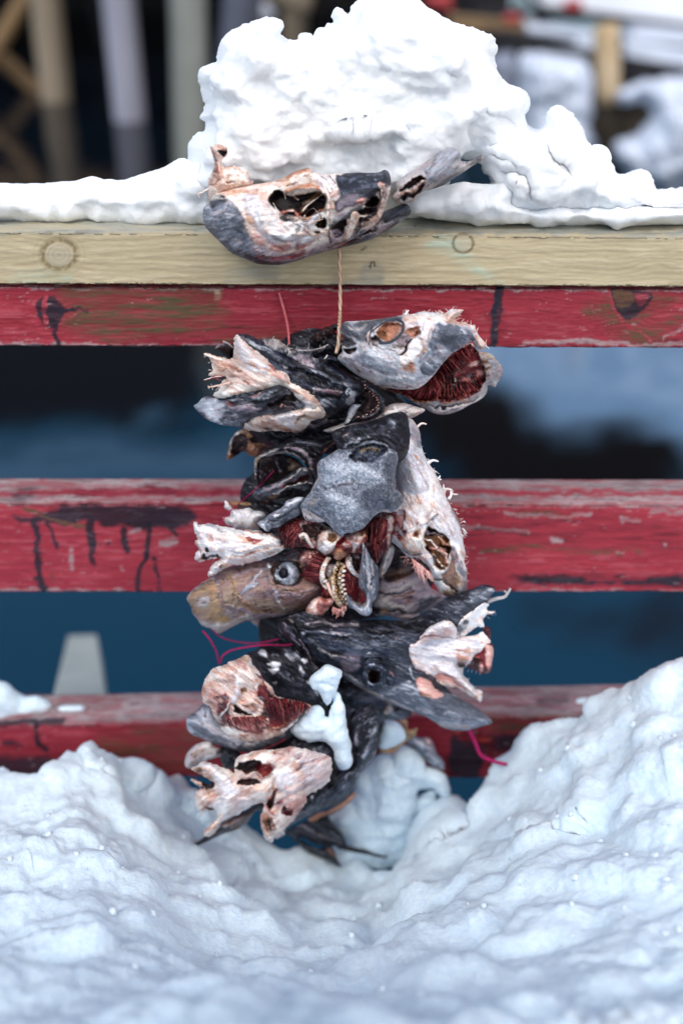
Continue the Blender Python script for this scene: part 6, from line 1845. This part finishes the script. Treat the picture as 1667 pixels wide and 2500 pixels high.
relief('fin', P(N_, "860,800 940,850 1020,880 1080,860 1130,880 1150,940 1190,1020 1120,980 1040,950 960,920 880,860"), Y13 - .026, T=.008, Tb=.008, base='black', R=10, grain=(30, 4), S_=S(N_, """
P orange .7 0 4 1080,870 1130,880 1170,980 1130,940
P ochre .5 0 3 1150,950 1190,980 1190,1020
"""), parent=h)
tubes('fin_ray', lines(N_, """
7 3 1160,860 1280,890 1380,910 1450,930 1520,940
5 3 960,650 1080,630 1180,580 1260,510
"""), 'black', Y13 - .022, parent=h)
relief('jaw_skin', P(N_, "940,660 1000,620 1080,600 1180,540 1270,470 1290,480 1240,550 1140,610 1060,640 980,680"), Y13 - .03, T=.006, Tb=.006, base='orange', R=7, grain=(-40, 4), S_=S(N_, "L tan .7 0 3 980,650 1100,600 1240,520"), parent=h)
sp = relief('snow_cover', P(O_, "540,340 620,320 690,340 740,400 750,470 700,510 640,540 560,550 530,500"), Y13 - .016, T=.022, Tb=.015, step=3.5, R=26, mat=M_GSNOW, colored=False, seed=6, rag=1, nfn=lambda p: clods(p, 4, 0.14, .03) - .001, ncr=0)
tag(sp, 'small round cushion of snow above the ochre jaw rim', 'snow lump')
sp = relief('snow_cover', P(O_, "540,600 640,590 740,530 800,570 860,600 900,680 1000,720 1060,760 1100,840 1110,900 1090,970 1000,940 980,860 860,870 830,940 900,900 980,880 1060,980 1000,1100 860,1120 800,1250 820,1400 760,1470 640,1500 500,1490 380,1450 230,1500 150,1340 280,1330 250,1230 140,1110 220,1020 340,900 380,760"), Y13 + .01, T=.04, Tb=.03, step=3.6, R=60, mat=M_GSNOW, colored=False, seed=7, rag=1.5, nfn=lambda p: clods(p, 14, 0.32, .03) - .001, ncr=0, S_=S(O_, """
P - 0 -16 6 840,900 880,850 960,850 990,880 900,920 840,960
P - 0 -14 10 800,960 900,900 1060,970 960,1120 860,1100 760,1160
P - 0 8 14 520,840 700,760 800,860 740,1100 560,1100
"""))
tag(sp, 'thick rounded snow cover over the lowest right cod head', 'snow cover')

# ================================================================== TWINE AND THREADS
M_TW = attr_mat('twine', .6, 1500, .2)
def cord(name, pts, r, cls, Y, label, cat, twist=True, seed=2, ys=None, group=None):
    pts = smooth_line(pts, 8); n = len(pts); Ys = np.full(n, Y) if ys is None else np.interp(np.linspace(0, 1, n), np.linspace(0, 1, len(ys)), ys)
    cen = np.array([at(p[0], p[1], y) for p, y in zip(pts, Ys)])
    L = np.concatenate([[0], np.cumsum(np.linalg.norm(np.diff(cen, axis=0), axis=1))]); m_ = max(8, int(L[-1] / (r * 1.2))); u = np.linspace(0, L[-1], m_)
    cen = np.stack([np.interp(u, L, cen[:, k]) for k in range(3)], 1)
    tn = np.gradient(cen, axis=0); tn /= np.linalg.norm(tn, axis=1)[:, None]; V = []; Fc = []; C = []; seg = 8; c3 = CLS[cls]
    w = np.cross(tn, [0, 1, .1]); w /= np.linalg.norm(w, axis=1)[:, None]; v = np.cross(tn, w)
    for i in range(m_):
        for j in range(seg):
            th = 2 * math.pi * j / seg; lobes = 1 + .14 * math.cos(2 * (th + i * .55)) if twist else 1
            V.append(cen[i] + (w[i] * math.cos(th) + v[i] * math.sin(th)) * r * lobes)
            a = .5 + .5 * math.cos(2 * (th + i * .55)); C.append((c3[0] * a + c3[1] * (1 - a)) * (.85 + .3 * vnoise(np.array([i * .13]), np.array([seed * 1.0]))[0]))
    for i in range(m_ - 1):
        for j in range(seg):
            k = (j + 1) % seg; Fc.append((i * seg + j, i * seg + k, (i + 1) * seg + k, (i + 1) * seg + j))
    Fc.append(list(range(seg))[::-1]); Fc.append([(m_ - 1) * seg + j for j in range(seg)])
    o = mesh_obj(name, np.array(V), Fc, M_TW, None, np.array(C), np.full(len(V), .8)); return tag(o, label, cat, group)
CLS['twine'] = (lin((214, 188, 164)), lin((168, 134, 110)), lin((110, 84, 66)), .8)
CLS['thread'] = (lin((176, 30, 96)), lin((150, 26, 80)), lin((130, 20, 60)), .6)
CLS['pthread'] = (lin((206, 112, 116)), lin((186, 90, 98)), lin((160, 70, 80)), .7)
cord('twine', P(FULL, "829,600 828,640 830,700 830,760 828,800 826,840 820,862"), .0015, 'twine', -.02, 'plain beige twine dropping from the topmost head to the bundle below', 'twine', ys=[-.012, -.012, -.012, -.03, -.075, -.09, -.095])
cord('thread', P(FULL, "681,714 690,745 699,780 704,810 706,840"), .0011, 'pthread', -.006, 'faded pink thread against the red upper rail, left of the twine', 'thread', twist=False, ys=[-.003, -.004, -.006, -.03, -.05])
cord('thread', P(FULL, "668,1150 640,1180 600,1215 560,1250 533,1285"), .0005, 'thread', -.06, 'thin magenta thread running from the gaping mouth down to the left', 'thread', twist=False, ys=[-.09, -.07, -.05, -.08, -.09])
cord('thread', P(FULL, "495,1540 512,1560 528,1590 537,1620 545,1600 575,1585 640,1575 700,1575 730,1567"), .0008, 'thread', -.1, 'magenta thread crossing in a V above the bloody cut face', 'thread', twist=False)
cord('thread', P(FULL, "510,1530 540,1555 580,1567 630,1570 680,1560"), .0006, 'thread', -.08, 'fine magenta loop hanging below the brown head', 'thread', twist=False)
cord('thread', P(FULL, "1140,1775 1158,1810 1172,1842 1195,1855 1215,1862 1236,1866"), .0019, 'thread', -.08, 'bright magenta thread end dangling under the grey gill cover at lower right', 'thread', twist=False)
